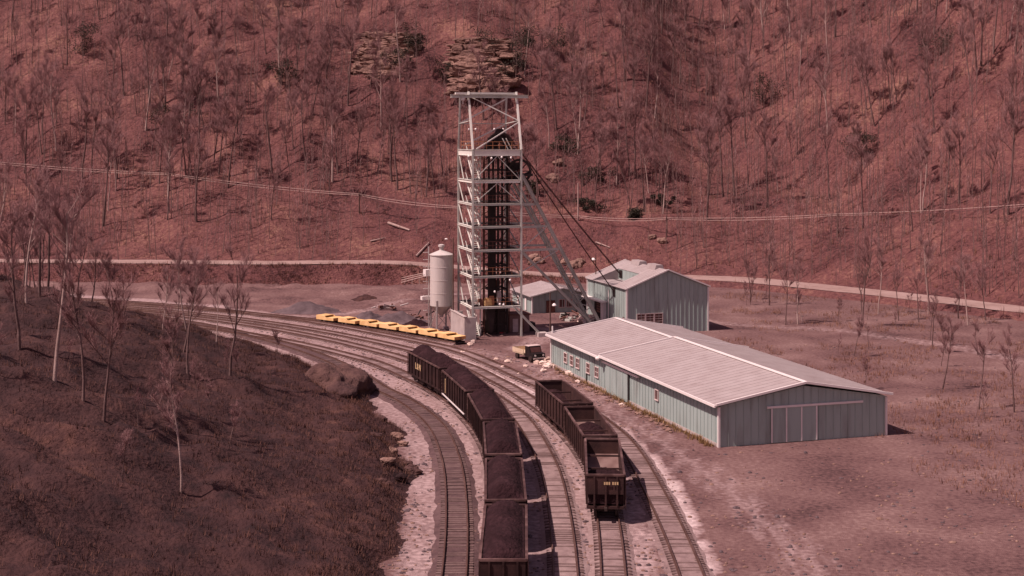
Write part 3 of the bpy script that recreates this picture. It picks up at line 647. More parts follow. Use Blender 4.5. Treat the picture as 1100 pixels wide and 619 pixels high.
# office behind the back legs
OO = Vector((.15, 220.2, 0)); OL, OW, OE, ORg = 9.8, 9.6, 2.6, 3.65
of = thing('office_building', OO, BR, 'low grey office building with pale roof behind the raking legs', 'building')
gable_body(of, OL, OW, OE, ORg, M['wall'], .8)
h3 = OW / 2; s3 = (ORg - OE) / h3
b = MB(); ribbed_roof(b, [(-.5, -.5, OE - .5 * s3 + .12), (OL + .5, -.5, OE - .5 * s3 + .12), (OL + .5, h3, ORg + .12), (-.5, h3, ORg + .12)], 12); ro = b.build('roof', M['roof'], of)
b = MB(); ribbed_roof(b, [(OL + .5, OW + .5, OE - .5 * s3 + .12), (-.5, OW + .5, OE - .5 * s3 + .12), (-.5, h3 + .004, ORg + .12), (OL + .5, h3 + .004, ORg + .12)], 12); b.build('roof', M['roof'], of)
MB().bar((OL + .5, -.5, OE + .02), (OL + .5, h3, ORg + .14), .12, .18).build('rake_trim', M['trim'], ro); MB().bar((OL + .5, OW + .5, OE + .02), (OL + .5, h3, ORg + .14), .12, .18).build('rake_trim', M['trim'], ro)
for yy in (4.7, 5.9): window(of, yy, 1.4, .8, 1.1, (0, 0), 'y', OL)
MB().span((OL + .02, 2.2, .0), (OL + .09, 3.6, 1.9)).build('door', M['rust'], of)
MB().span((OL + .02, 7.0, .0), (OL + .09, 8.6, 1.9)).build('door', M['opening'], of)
for x in (2.5, 4.4, 6.3): MB().span((x, -.1, .2), (x + .8, -.055, 2.0)).build('door', M['trim'], of)

# ------------------------------------------------------------------ silo
SO = Vector(((474.2 - 550) / 1500 * 193.0, 193.0, 0))
si = thing('silo', SO, R(25), 'tall white cylindrical silo on legs left of the headframe', 'silo')
b = MB(); b.lathe((0, 0, 0), [(1.58, 3.5), (1.58, 5.2), (1.605, 5.21), (1.605, 5.25), (1.58, 5.26), (1.58, 7.0), (1.605, 7.01), (1.605, 7.05), (1.58, 7.06), (1.58, 8.8), (1.605, 8.81), (1.605, 8.85), (1.58, 8.86), (1.58, 10.5)], 40); b.build('shell', M['silo'], si, False)
MB().lathe((0, 0, 0), [(1.68, 10.46), (1.68, 10.56), (.36, 11.1), (.34, 11.12)], 40).build('roof', M['silo'], si)
MB().lathe((0, 0, 0), [(.28, 11.08), (.28, 11.55), (.44, 11.6), (.44, 11.85), (.2, 11.95)], 14).build('vent_cap', M['silo'], si)
MB().lathe((0, 0, 0), [(.25, 1.9), (.3, 2.2), (1.56, 3.48)], 32).build('hopper_cone', M['concrete'], si)
for i in range(4):
    a = math.pi / 4 + i * math.pi / 2; c = (1.6 * math.cos(a), 1.6 * math.sin(a))
    MB().ibeam((c[0], c[1], -.1), (c[0], c[1], 4.3), .2, .22).build('leg', M['silo'], si)
    MB().box((c[0], c[1], .12), (.62, .62, .5)).build('footing', M['concrete'], si)
    a2 = a + math.pi / 2; MB().bar((c[0], c[1], .6), (1.6 * math.cos(a2), 1.6 * math.sin(a2), 3.2), .07).build('brace', M['silo'], si)
lad = MB(); la = R(150)
ca, sa = math.cos(la), math.sin(la)
for s in (-.24, .24): lad.bar((1.78 * ca - s * sa, 1.78 * sa + s * ca, .3), (1.78 * ca - s * sa, 1.78 * sa + s * ca, 11.6), .06)
for i in range(36): lad.bar((1.78 * ca + .24 * sa, 1.78 * sa - .24 * ca, .5 + i * .31), (1.78 * ca - .24 * sa, 1.78 * sa + .24 * ca, .5 + i * .31), .035)
lo_ = lad.build('ladder', M['silo'], si)
cg = MB()
for i in range(9):
    z = 2.8 + i; pts = [(1.78 * ca + .38 * (1 - math.cos(t)) * ca - .38 * math.sin(t) * sa * 1.0, 1.78 * sa + .38 * (1 - math.cos(t)) * sa + .38 * math.sin(t) * ca, z) for t in [k * math.pi / 4 + .5 for k in range(8)]]
    for k in range(7): cg.bar(pts[k], pts[k + 1], .04)
cg.build('ladder_cage', M['silo'], lo_)
MB().box((1.95 * ca, 1.95 * sa, 8.0), (.9, 1.0, .9)).build('filter_box', M['trim'], si)
MB().box((2.1 * ca, 2.1 * sa, 4.5), (1.5, .7, .5)).build('walkway', M['trim'], si)
pl = thing('lamp_pole', dep(486.8, 357, 190.6) * 1, 0, 'dark slender lamp pole against the right side of the silo', 'lamp pole'); pl.location.z = 0
MB().tube((0, 0, 0), (0, 0, 13.0), .11, .07).build('pole', M['wood'], pl); MB().bar((0, 0, 12.7), (-.9, 0, 12.9), .06).build('arm', M['wood'], pl); MB().blob((-.95, 0, 12.85), (.22, .16, .12), 1, .05, 1).build('lamp_head', M['lamp'], pl)

def lamp_pole(x, ybase, h, hx, hz, label):
    p = at(x, ybase); o = thing('lamp_pole', p, 0, label, 'lamp pole')
    MB().tube((0, 0, 0), (0, 0, h), .1, .07).build('pole', M['wood'], o); MB().bar((0, 0, hz), (hx, 0, hz + .15), .06).build('arm', M['wood'], o)
    MB().lathe((hx, 0, hz - .1), [(.28, -.1), (.3, 0), (.12, .25)], 12).build('lamp_head', M['lamp'], o)
lamp_pole(591, 361.5, 5.9, .55, 4.3, 'dark pole with white lamp at the far corner of the warehouse')
lamp_pole(640, 343.5, 9.4, -.35, 8.9, 'pole with small white lamp behind the hoist house corner')

# ropes from the sheave wheels
def rope(p, q, label):
    p, q = Vector(p), Vector(q); o = thing('hoist_rope', p, 0, label, 'rope'); n = 12; d = q - p; side = Vector((-d.y, d.x, 0)).normalized()
    for k, off in enumerate((-.13, .13)):
        b = MB(); prev = None
        for i in range(n + 1):
            t = i / n; c = d * t + side * off; c.z -= .5 * 4 * t * (1 - t) * .6
            if prev is not None: b.tube(prev, c, .05, n=6, cap=False)
            prev = c
        b.build('strand', M['rope'], o)
hw_ = Matrix.Translation(HO) @ Matrix.Rotation(BR, 4, 'Z')
rope(iw @ (S1 + Vector((1.34, 0, 1.13))), hw_ @ Vector((NT0 + .9, NS, nz + .7)), 'upper hoist rope running from headframe to the roof notch')
rope(iw @ (S2 + Vector((1.31, 0, .93))), hw_ @ Vector((10.5, -.08, 5.3)), 'lower hoist rope running from headframe to the hoist house wall')

# ------------------------------------------------------------------ hopper cars
CL, CWD, RIM = 11.5, 2.76, 3.15               # length, width, rim height above the rail
def wheelset(tr, x):
    for y in (-.75, .75):
        b = MB(); b.tube((x, y - .07, .42), (x, y + .07, .42), .42, n=16); b.build('wheel', M['wheel'], tr)
    MB().tube((x, -.68, .42), (x, .68, .42), .08).build('axle', M['wheel'], tr)
def make_hopper(loaded):
    o = bpy.data.objects.new('hopper_car', None); col.objects.link(o); o.empty_display_size = .5
    hm = M['hopper'] if loaded else M['hopper_rust']; hl, hwd = CL / 2, CWD / 2
    for s in (-1, 1):
        MB().span((-hl + .1, s * (hwd - .12) - .025, .95), (hl - .1, s * (hwd - .12) + .025, RIM - .06)).build('side_sheet', hm, o)
        MB().span((-hl, s * (hwd - .1) - .06, .78), (hl, s * (hwd - .1) + .06, .98)).build('side_sill', hm, o)
        for i in range(10):
            x = -hl + .35 + i * (CL - .7) / 9; MB().span((x - .065, s * (hwd - .09), .985), (x + .065, s * (hwd + .02), RIM - .14)).build('rib', hm, o)
        MB().bar((-hl, s * (hwd - .06), RIM - .06), (hl, s * (hwd - .06), RIM - .06), .16, .13).build('top_chord', M['worn_edge'], o)
    for s in (-1, 1):
        MB().span((s * hl - .025, -hwd + .13, 1.75), (s * hl + .025, hwd - .13, RIM - .08)).build('end_sheet', hm, o)
        MB().bar((s * hl, -hwd + .06, RIM - .05), (s * hl, hwd - .06, RIM - .05), .15, .14).build('end_chord', M['worn_edge'], o)
        for y in (-.8, 0, .8): MB().span((s * (hl + .028), y - .06, 1.0), (s * (hl + .12), y + .06, RIM - .15)).build('end_post', hm, o)
        MB().prism([(s * (hl - .03), -hwd + .15, 1.95), (s * (hl - 3.1), -hwd + .15, .75), (s * (hl - 3.1), -hwd + .15, .70), (s * (hl - .03), -hwd + .15, 1.90)], (0, CWD - .3, 0)).build('slope_sheet', hm if loaded else M['worn_slope'], o)
        MB().span((s * (hl - .9), -hwd + .1, .72), (s * (hl + .05), hwd - .1, .92)).build('end_platform', hm, o)
        MB().bar((s * (hl + .05), 0, .80), (s * (hl + .52), 0, .80), .2, .2).build('coupler', M['wheel'], o)
        l = MB()
        for yy in (s * (hwd + .03),):
            for xx in (s * (hl - .12), s * (hl - .52)): l.bar((xx, yy, .6), (xx, yy, RIM - .1), .05)
            for i in range(7): l.bar((s * (hl - .12), yy, .75 + i * .36), (s * (hl - .52), yy, .75 + i * .36), .04)
        l.build('ladder', M['worn_edge'], o)
        tr = MB()
        for y in (-1.0, 1.0): tr.prism([(s * (hl - 1.7) - 1.25, y - .07, .36), (s * (hl - 1.7) + 1.25, y - .07, .36), (s * (hl - 1.7) + 1.2, y - .07, .56), (s * (hl - 1.7) + .4, y - .07, .72), (s * (hl - 1.7) - .4, y - .07, .72), (s * (hl - 1.7) - 1.2, y - .07, .56)], (0, .14, 0))
        tr.bar((s * (hl - 1.7), -1, .5), (s * (hl - 1.7), 1, .5), .35, .25); to = tr.build('truck', M['wheel'], o)
        for dx in (-.85, .85): wheelset(to, s * (hl - 1.7) + dx)
    for x in (-1.35, 1.35):
        MB().prism([(x - 1.3, -1.1, .94), (x + 1.3, -1.1, .94), (x + .45, -1.1, .28), (x - .45, -1.1, .28)], (0, 2.2, 0)).build('chute', hm, o)
    MB().span((-hl + .5, -.2, .55), (hl - .5, .2, .75)).build('center_sill', hm, o)
    MB().span((-hl + 2.6, -hwd + .15, .955), (hl - 2.6, hwd - .15, .99)).build('floor', hm, o)
    if not loaded:
        for x in (-2.0, 2.0): MB().bar((x, -hwd + .15, RIM - .5), (x, hwd - .15, RIM - .5), .1, .12).build('cross_tie', hm, o)
    MB().tube((-hl - .14, -.5, RIM - .6), (-hl - .18, -.5, RIM - .6), .28, n=12).build('brake_wheel', M['worn_edge'], o)
    return o
def coal_mesh(seed, prof):                     # prof(x) -> (base height, crown)
    b = MB(); nx, ny = 44, 14; vs, fs = [], []; hl, hwd = CL / 2 - .06, CWD / 2 - .17
    for i in range(nx + 1):
        for j in range(ny + 1):
            x = -hl + 2 * hl * i / nx; y = -hwd + 2 * hwd * j / ny; bz, cr = prof(x)
            k = 1 - abs(y / hwd) ** 2.2; z = bz + cr * k + .10 * fb(x * 1.3 + seed * 9, y * 1.3, seed) + .06 * fb(x * 4, y * 4 + seed * 5, seed + 3.0)
            vs.append((x, y, z))
    n = ny + 1
    for i in range(nx):
        for j in range(ny): fs.append((i * n + j, (i + 1) * n + j, (i + 1) * n + j + 1, i * n + j + 1))
    base = len(vs); ring = [j for j in range(n)] + [i * n + ny for i in range(1, nx + 1)] + [nx * n + j for j in range(ny - 1, -1, -1)] + [i * n for i in range(nx - 1, 0, -1)]
    for r in ring: vs.append((vs[r][0], vs[r][1], min(1.05, vs[r][2] - .03)))
    for k in range(len(ring)): q = (k + 1) % len(ring); fs.append((ring[k], base + k, base + q, ring[q]))
    return b.add(vs, fs).mesh('coal_load', M['coal'], True)
RAILZ = .392
def place(o, p, q):
    p, q = Vector(p), Vector(q); c = (p + q) / 2; d = q - p; o.location = (c.x, c.y, RAILZ); o.rotation_euler = (0, 0, math.atan2(d.y, d.x))
proto = make_hopper(True); proto2 = make_hopper(False)
def prime(o):
    for c in ALLKIDS(o): prime(c)
prime(proto); prime(proto2)
spots = [(loaded[i], loaded[i + 1]) for i in range(0, 8, 2)]
ld = LINE['d']; idx = min(range(len(ld)), key=lambda i: (ld[i] - loaded[7]).length)
def walk(line, i, dist):
    acc = 0
    while acc < dist and i < len(line) - 1: acc += (line[i + 1] - line[i]).length; i += 1
    return i
i0 = walk(ld, idx, .75)
for k in range(2):
    i1 = walk(ld, i0, CL); spots.append((ld[i0].copy(), ld[i1].copy())); i0 = walk(ld, i1, .95)
names = ['farthest coal car of the loaded train, with yellowish lettering on its side', 'second loaded coal car from the far end, with a pale stripe along its sill',
         'third loaded coal car from the far end of the heaped train', 'fourth loaded coal car from the far end of the heaped train',
         'fifth loaded coal car from the far end of the heaped train', 'nearest loaded coal car of the heaped train, at the picture bottom']
first = True
for k, (p, q) in enumerate(spots):
    o = proto if first else copy_tree(proto); first = False
    place(o, p, q); tag(o, names[k], 'coal car', 'loaded coal cars on the curved track')
    lo = 0.10 if k == 0 else -.02
    hh_ = [.70, .58, .55, .64, .68, .6][k]
    def prof(x, hh_=hh_, k=k):
        e = sstep(CL / 2 - .06, CL / 2 - (1.2 if k in (0, 3, 4) else .8), abs(x)); return (RIM - .22 + .18 * e, hh_ * e * (1 + .22 * math.sin(x * 1.1 + k)))
    c = link('coal_load', coal_mesh(k + 1, prof)); place(c, p, q)
    tag(c, 'heaped coal filling the ' + ['farthest car', 'second car from the far end', 'third car from the far end', 'fourth car from the far end', 'fifth car from the far end', 'nearest car'][k] + ' of the loaded train', 'coal', 'coal loads of the heaped train')
    if k == 0:
        cu = bpy.data.curves.new('lettering', 'FONT'); cu.body = 'L&N'; cu.size = .95; cu.extrude = .012; cu.align_x = 'CENTER'; cu.space_character = 1.25
        tmp = bpy.data.objects.new('tmp', cu); col.objects.link(tmp); dg = bpy.context.evaluated_depsgraph_get(); me = bpy.data.meshes.new_from_object(tmp.evaluated_get(dg)); bpy.data.objects.remove(tmp)
        me.materials.clear(); me.materials.append(M['letter'])
        t = link('lettering', me, o); t.location = (-1.7, -CWD / 2 - .03, 1.75); t.rotation_euler = (R(90), 0, 0); LET = t
    if k == 1:
        MB().span((-CL / 2 + .3, -CWD / 2 - .05, .8), (CL / 2 - .5, -CWD / 2 + .03, .9)).build('pale_stripe', M['lamp'], o)['label'] = 'worn pale stripe along the sill'
        MB().span((-CL / 2 + 2.0, -CWD / 2 - .05, 1.2), (-CL / 2 + 2.16, -CWD / 2 + .0, 2.6)).build('pale_post', M['letter'], o)
espots = [(Vector((3.60, 135.0)), Vector((5.85, 123.7))), (Vector((5.94, 122.2)), Vector((6.99, 110.8))), (Vector((7.08, 109.6)), Vector((6.57, 97.9)))]
enames = ['farthest of the three part filled coal cars near the warehouse', 'middle of the three part filled coal cars, with a mound of coal inside', 'nearest of the three part filled coal cars, with small pale lettering on its end']
def e0(x): return (1.75 + .25 * math.sin(x * .8), .3)
def e1(x): return (.95 + .35 * sstep(-4, 0, x) + 1.0 * math.exp(-((x + .3) / 1.7) ** 2), .6 * math.exp(-((x + .3) / 1.9) ** 2))
def e2(x): return (.72 + 1.0 * sstep(-3.9, -.8, x), .28)
for k, (p, q) in enumerate(espots):
    o = proto2 if k == 0 else copy_tree(proto2); place(o, p, q); tag(o, enames[k], 'coal car', 'part filled coal cars on the middle track')
    c = link('coal_load', coal_mesh(20 + k, (e0, e1, e2)[k])); place(c, p, q)
    tag(c, 'loose coal lying inside the ' + ('farthest', 'middle', 'nearest')[k] + ' part filled car', 'coal', 'coal in the part filled cars')
    if k == 2:
        t = MB()
        for i, x in enumerate((-.42, -.26, -.1, .16, .32, .48)): MB().span((CL / 2 + .125, .35 + x - .055, 2.45), (CL / 2 + .14, .35 + x + .055, 2.65)).build('end_letter', M['letter'], o)

# ------------------------------------------------------------------ yellow mine cars
def make_mine_car():
    o = bpy.data.objects.new('mine_car', None); col.objects.link(o)
    hl, hwd, z0, z1 = 1.76, .95, .3, .88
    for s in (-1, 1):
        MB().prism([(-hl, s * hwd, z0), (hl, s * hwd, z0), (hl, s * hwd, z1 - .18), (.2, s * hwd, z1 - .18), (-.1, s * hwd, z1), (-hl, s * hwd, z1)], (0, -s * .06, 0)).build('side_plate', M['yellow'], o)
        MB().span((s * hl - .03, -hwd + .065, z0), (s * hl + .03, hwd - .065, z1 - (.02 if s < 0 else .2))).build('end_plate', M['orange'], o)
        MB().bar((s * (hl + .03), 0, .5), (s * (hl + .2), 0, .5), .2, .14).build('coupler', M['wheel'], o)
        for x in (-.8, .8): MB().tube((x, s * .72 - .06, .25), (x, s * .72 + .06, .25), .25, n=12).build('wheel', M['wheel'], o)
    MB().span((-hl + .04, -hwd + .07, z0 + .02), (hl - .04, hwd - .07, z0 + .1)).build('floor', M['orange'], o)
    MB().span((-hl + .04, -hwd + .07, z1 - .1), (-.15, hwd - .07, z1 + .015)).build('canopy', M['yellow'], o)
    MB().span((.1, -hwd + .07, z0 + .3), (hl - .06, hwd - .07, z1 - .24)).build('load_deck', M['yellow'], o)
    MB().span((-hl + .1, -hwd + .2, .18), (hl - .1, hwd - .2, .34)).build('chassis', M['wheel'], o)
    return o
ly = LINE['y']; mc = make_mine_car(); i = len(ly) - 1; mcs = []
def walkb(line, i, dist):
    acc = 0
    while acc < dist and i > 0: acc += (line[i] - line[i - 1]).length; i -= 1
    return i
ordn = ['first', 'second', 'third', 'fourth', 'fifth', 'sixth', 'seventh', 'eighth', 'ninth', 'tenth']
for k in range(7):
    j = walkb(ly, i, 3.5); o = mc if k == 0 else copy_tree(mc); place(o, ly[j], ly[i]); o.location.z = .36
    tag(o, 'low yellow mine car, ' + ordn[k] + ' in the row counting from the silo', 'mine car', 'yellow mine cars in a row'); i = walkb(ly, j, .12)

# ------------------------------------------------------------------ truck, debris, mounds
tp = at(569, 386.5); tr = thing('flatbed_truck', tp, R(-62), 'small dark truck with cream yellow bed beside the warehouse corner', 'truck')
# local x forwards (towards the camera), y left
MB().prism([(.3, -.8, .5), (2.4, -.8, .5), (2.4, -.8, 1.05), (1.55, -.8, 1.12), (1.25, -.8, 1.78), (.3, -.8, 1.8)], (0, 1.6, 0)).build('cab', M['black'], tr)
MB().prism([(1.6, -.68, 1.14), (1.33, -.68, 1.7), (1.36, -.68, 1.7), (1.63, -.68, 1.14)], (0, 1.36, 0)).build('windscreen', M['pane'], tr)
MB().span((.28, -.84, 1.803), (1.3, .84, 1.87)).build('cab_roof', M['frame'], tr)
MB().span((-2.6, -.95, .7), (.24, .95, .82)).build('bed', M['cream'], tr)
for s in (-1, 1):
    MB().span((-2.6, s * .95 - .03, .823), (.24, s * .95 + .03, 1.3)).build('bed_side', M['cream'], tr)
    MB().tube((2.4, s * .55, .85), (2.44, s * .55, .85), .12, n=12).build('headlight', M['lamp'], tr)
    for x in (1.75, -1.6): MB().tube((x, s * .82 - .12, .36), (x, s * .82 + .12, .36), .36, n=14).build('wheel', M['wheel'], tr)
MB().span((-2.62, -.92, .823), (-2.56, .92, 1.3)).build('tailgate', M['cream'], tr)
MB().span((2.41, -.8, .42), (2.52, .8, .58)).build('bumper', M['frame'], tr)
MB().span((-2.4, -.4, .45), (2.2, .4, .66)).build('chassis', M['wheel'], tr)

deb = [(576.5, 391, .42), (580, 387, .38), (583.5, 391.5, .5), (587.5, 389, .6), (590.5, 391, .5), (588.5, 395, .6), (594, 395, .35), (583.5, 399, .34), (611, 402, .45), (614, 404, .3), (621, 411, .3), (546, 389.5, .4), (539.5, 396, .34), (533, 387, .3), (505, 371, .4), (508, 368, .35), (497, 379.5, .3), (655, 421, .35), (650, 419, .3), (668, 436, .3), (565, 394, .3), (557, 403, .25)]
for k, (x, y, s) in enumerate(deb):
    p = at(x, y); b = MB(); rr = random.Random(k)
    if k % 3 == 0: b.box((0, 0, s * .35), (s * 1.5, s, s * .8), rr.random() * 3); b.box((s * .2, s * .1, s * .85), (s * .9, s * .7, s * .25), rr.random() * 3)
    else: b.blob((0, 0, s * .3), (s, s * .8, s * .6), k, .5, 2, 1.3)
    o = b.build('debris_block', M['box']); o.location = p
    rk = sum(1 for q in deb if q[0] < x); tag(o, 'pale broken ' + ('crate' if k % 3 == 0 else 'block') + ' lying in the yard, ' + ORD[rk] + ' pale piece from the left', 'debris', 'pale debris scattered in the yard')
rr = random.Random(5)
b = MB()
for k in range(140):
    t = rr.random(); x = 596 + t * 126; y = 397 + t * 64 + rr.uniform(-1, 5); p = at(x, y); q = rr.uniform(.06, .2); b.blob((p.x, p.y, q * .3), (q * 1.3, q, q * .6), k + 50, .5, 1)
tag(b.build('loose_stones', M['stone']), 'loose stones strewn along the foot of the warehouse wall', 'stones', kind='stuff')
# weeds along the warehouse wall
def tuft(b, p, h, n, rnd, spread=.25, wd=.025):
    for i in range(n):
        a = rnd.random() * 6.28; d = Vector((math.cos(a), math.sin(a), 0)); t = Vector(p) + d * spread * rnd.random(); q = t + d * h * rnd.uniform(.1, .6) + Vector((0, 0, h * rnd.uniform(.6, 1.1))); s = Vector((-d.y, d.x, 0)) * wd * rnd.uniform(.6, 1.5)
        b.add([t - s, t + s, q + s * .25, q - s * .25], [(0, 1, 2, 3)])
M['weed'] = mat('dry weeds', [(.13, .08, .035), (.24, .15, .07), (.30, .2, .1)], 2)
b = MB()
for k in range(330):
    t = rr.random() ** .7 * WL; q = Matrix.Translation(WO) @ Matrix.Rotation(BR, 4, 'Z') @ Vector((t, -.3 - abs(rr.gauss(0, .35)), 0)); tuft(b, q, rr.uniform(.15, .5), 8, rr)
tag(b.build('dry_weeds', M['weed']), 'dry yellow weeds along the foot of the warehouse wall', 'weeds', kind='stuff')

rg = random.Random(41); gp, gd = MB(), MB(); o6 = ICO[0][0]; f6 = ICO[0][1]
def pebble(b, X, Y, z, q):
    sx, sy, sz = q * rg.uniform(.7, 1.5), q * rg.uniform(.7, 1.3), q * rg.uniform(.4, .8); b.add([(X + v.x * sx, Y + v.y * sy, z + v.z * sz) for v in o6], f6)
for k in range(9000):
    Y = 1 / rg.uniform(1 / 235, 1 / 82); X = rg.uniform(-.2, .375) * Y
    if k % 2: a = rg.uniform(-.4, .75); r = rg.uniform(115, 136); X, Y = CEN.x + r * math.cos(a), CEN.y + r * math.sin(a)
    if fb(X * .15, Y * .15, 21.0) < -.1 or fd(X, Y) > -.5: continue
    lx, ly_ = (Matrix.Rotation(-BR, 2) @ Vector((X - WO.x, Y - WO.y)))
    if -1 < lx < 46 and -.2 < ly_ < 17: continue
    pebble(gp if rg.random() < .5 else gd, X, Y, ground_z(X, Y) + .02, rg.uniform(.04, .15) * (1 + .6 * (rg.random() < .06)))
tag(gp.build('gravel', M['stone']), 'pale gravel scattered over the yard and track beds', 'gravel', kind='stuff')
tag(gd.build('coal_lumps', M['coal_dust']), 'dark coal lumps scattered over the yard and track beds', 'coal', kind='stuff')
def mound(x, y, rx, ry, h, m, label, seed, cat='mound'):
    p = at(x, y); b = MB(); n = 26; vs, fs = [], []
    for i in range(n + 1):
        for j in range(n + 1):
            u, v = -1 + 2 * i / n, -1 + 2 * j / n; r = math.hypot(u, v) * (1 + .25 * fb(u * 2 + seed, v * 2))
            vs.append((u * rx, v * ry, h * (1 - sstep(0, 1, r)) * (1 + .35 * fb(u * 3 + seed, v * 3, 2.0)) - .12 + .06 * fb(u * 9, v * 9, seed)))
    for i in range(n):
        for j in range(n): fs.append((i * (n + 1) + j, (i + 1) * (n + 1) + j, (i + 1) * (n + 1) + j + 1, i * (n + 1) + j + 1))
    o = b.add(vs, fs).build('coal_mound', m, None, True); o.location = p; tag(o, label, cat)
mound(395, 344, 3.4, 3, 1.3, M['coal_dust'], 'grey coal dirt mound behind the row of yellow cars, farther left', 3)
mound(426, 346, 5.2, 3.2, 1.5, M['coal_dust'], 'broad grey coal dirt mound behind the yellow cars, left of silo', 8)
mound(448, 349, 2.6, 2.2, .9, M['coal'], 'dark coal heap between grey mound and silo', 12)
mound(392, 322, 3.0, 2.0, .9, M['knoll'], 'dark dirt heap in the yard below the bank', 15)
mound(452, 320, 5.5, 2.5, 1.2, M['yard'], 'brown dirt bank behind the silo', 18)
mound(330, 335, 6.0, 3.5, 1.6, M['coal_dust'], 'long grey dirt mound at the far left of the yard', 21)
mound(800, 400, 8, 5, 1.2, M['yard'], 'broad brown dirt mound right of the warehouse', 27)

def scrap(name, x, y, label, m, n, sx, h, seed, cat):
    rr = random.Random(seed); o = thing(name, at(x, y), 0, label, cat)
    for k in range(n):
        a = Vector((rr.uniform(-sx, sx), rr.uniform(-.8, .8), rr.uniform(.05, h))); d = Vector((rr.uniform(-1, 1), rr.uniform(-.5, .5), rr.uniform(-.35, .35))).normalized() * rr.uniform(.5, 1.6)
        b = MB()
        if k % 3 == 0: b.tube(a, a + d, rr.uniform(.06, .16), n=7)
        elif k % 3 == 1: b.bar(a, a + d, .1, .16)
        else: b.box(a, (rr.uniform(.3, .8), rr.uniform(.2, .5), rr.uniform(.2, .5)), rr.random() * 3)
        for i, v in enumerate(b.v): b.v[i] = (v[0], v[1], max(v[2], .0))
        b.build('scrap_piece', M[m[k % len(m)]], o)
scrap('scrap_heap', 614, 345, 'heap of rusty pipes and scrap steel before the office building', ['rust', 'dark_steel', 'steel'], 26, 1.8, 1.1, 3, 'scrap')
scrap('scrap_heap', 448, 343, 'rusty scrap iron piled left of the silo legs', ['rust', 'dark_steel', 'block'], 18, 1.8, .8, 4, 'scrap')
scrap('scrap_heap', 415, 331, 'pale timbers and scrap lying in the yard by the left bank', ['concrete', 'coal_dust', 'rust'], 12, 2.2, .4, 6, 'scrap')
scrap('machinery_clutter', 520, 356, 'clutter of machine parts inside the foot of the headframe', ['rust', 'dark_steel', 'steel', 'concrete'], 26, 1.8, 1.3, 9, 'scrap')
o = MB().blob((0, 0, .3), (1.4, 1.0, .9), 4, .4, 3).build('earth_pile', M['box']); o.location = at(631, 346); tag(o, 'tan earth pile at the foot of the raking legs', 'pile')
# inclined pipe rails running up to the silo
for k in range(3):
    p, q = at(431, 304.5), at(462, 307); p = p + Vector((0, .5 * k, .1)); q = q + Vector((0, .5 * k, 1.9 + .25 * k))
    p.z = .15 + .35 * k; b = MB(); b.tube((0, 0, 0), q - p, .09, n=6)
    for i in range(4): c = (q - p) * ((i + .5) / 4); b.bar(c, (c.x, c.y, -p.z), .08)
    o = b.build('pipe_run', M['cable']); o.location = p
    tag(o, ('lowest', 'middle', 'topmost')[k] + ' of three pale pipes sloping up behind the silo', 'pipe', 'sloping pipes behind the silo')

# rock bluff and boulders on the embankment
o = MB().blob((0, 0, 0), (4.0, 6.6, 2.5), 6, .36, 4, 1.2).build('rock_bluff', M['bluff'], None, True); o.location = (-18.9, 145.5, .6); tag(o, 'dark rounded rock bluff beside the inner curve track', 'rock')
BL = [(427, 470, .42, 'stone'), (433, 478, .36, 'stone'), (422, 486, .4, 'stone'), (417, 497, .5, 'stone'), (441, 505, .45, 'bluff'), (444, 508, .5, 'bluff'), (447, 479, .32, 'opening'), (404, 470, .5, 'bluff'), (412, 520, .5, 'bluff'), (430, 515, .4, 'knoll'), (424, 468, .3, 'stone'), (408, 452, .55, 'bluff'), (436, 500, .4, 'bluff')]
for k, (x, y, s, m) in enumerate(BL):
    p = at(x, y, .6)
    for _ in range(12):
        z = knoll_z(p.x, p.y); p = at(x, y, z)
    o = MB().blob((0, 0, .1), (s * 1.2, s, s * .7), k + 9, .5, 3).build('boulder', M[m if m != 'opening' else 'coal']); o.location = p
    tag(o, ('pale boulder' if m == 'stone' else 'dark boulder') + ' on the weedy slope, ' + ORD[sum(1 for q in BL if (q[3] == 'stone') == (m == 'stone') and q[0] < x)] + ' of its colour from the left', 'boulder', ('pale' if m == 'stone' else 'dark') + ' boulders on the slope')

# ------------------------------------------------------------------ rock outcrops high on the hillside
def outcrop(cx, cy, wpx, hpx, label, seed, n=18):
    rr = random.Random(seed); c = hit(cx, cy); k = c.y / FPX; o = thing('rock_outcrop', c, 0, label, 'rock')
    wm, hm = wpx * k, hpx * k
    c.z += .3; o.location = c
    z = -hm * .55
    while z < hm * .5:
        th = rr.uniform(.8, 2.2); x = -wm / 2 + rr.uniform(0, 4) + abs(z) * .25
        MB().blob((rr.uniform(-1, 1), z / .8 - .3, z), (wm * .46 - abs(z) * .2, 1.9, th * .75), seed * 7 + int(z * 3), .5, 3, 2.2).build('rock_face', M['rock'], o)
        while x < wm / 2:
            l = rr.uniform(1.8, 7.0); yy = z / .8 + rr.uniform(-1.5, -.2) - 1.4; b = MB(); dp = rr.uniform(2.2, 3.4)
            v, f = ICO[2]; vv = []
            for p in v:
                q = Vector([math.copysign(abs(a) ** .45, a) for a in p]); nn = 1 + .22 * 2.4 * noise.fractal(Vector((p.x * 1.9 + seed + x, p.y * 1.4 + z, p.z * 1.4)), 1, 2, 3); vv.append((x + l / 2 + q.x * l * .5 * nn, yy + q.y * dp * .5 * nn + dp * .3, z + q.z * th * .48 * nn))
            b.add(vv, f)
            if rr.random() < .9: b.build('ledge', M['rock'], o)
            x += l * .93
        z += th * .92
outcrop(405, 61, 56, 46, 'layered sandstone outcrop high on the hillside at upper left', 1)
outcrop(509, 70, 60, 56, 'larger layered sandstone cliff above the top of the headframe', 2)
HB = [(575, 278, 1.2), (579, 283, 1.0), (571, 284, .8), (607, 284, 1.1), (617, 286, 1.3), (623, 283, .9), (600, 177, 1.0), (594, 195, 1.3), (711, 260, .9), (701, 256, .7), (650, 60, .8)]
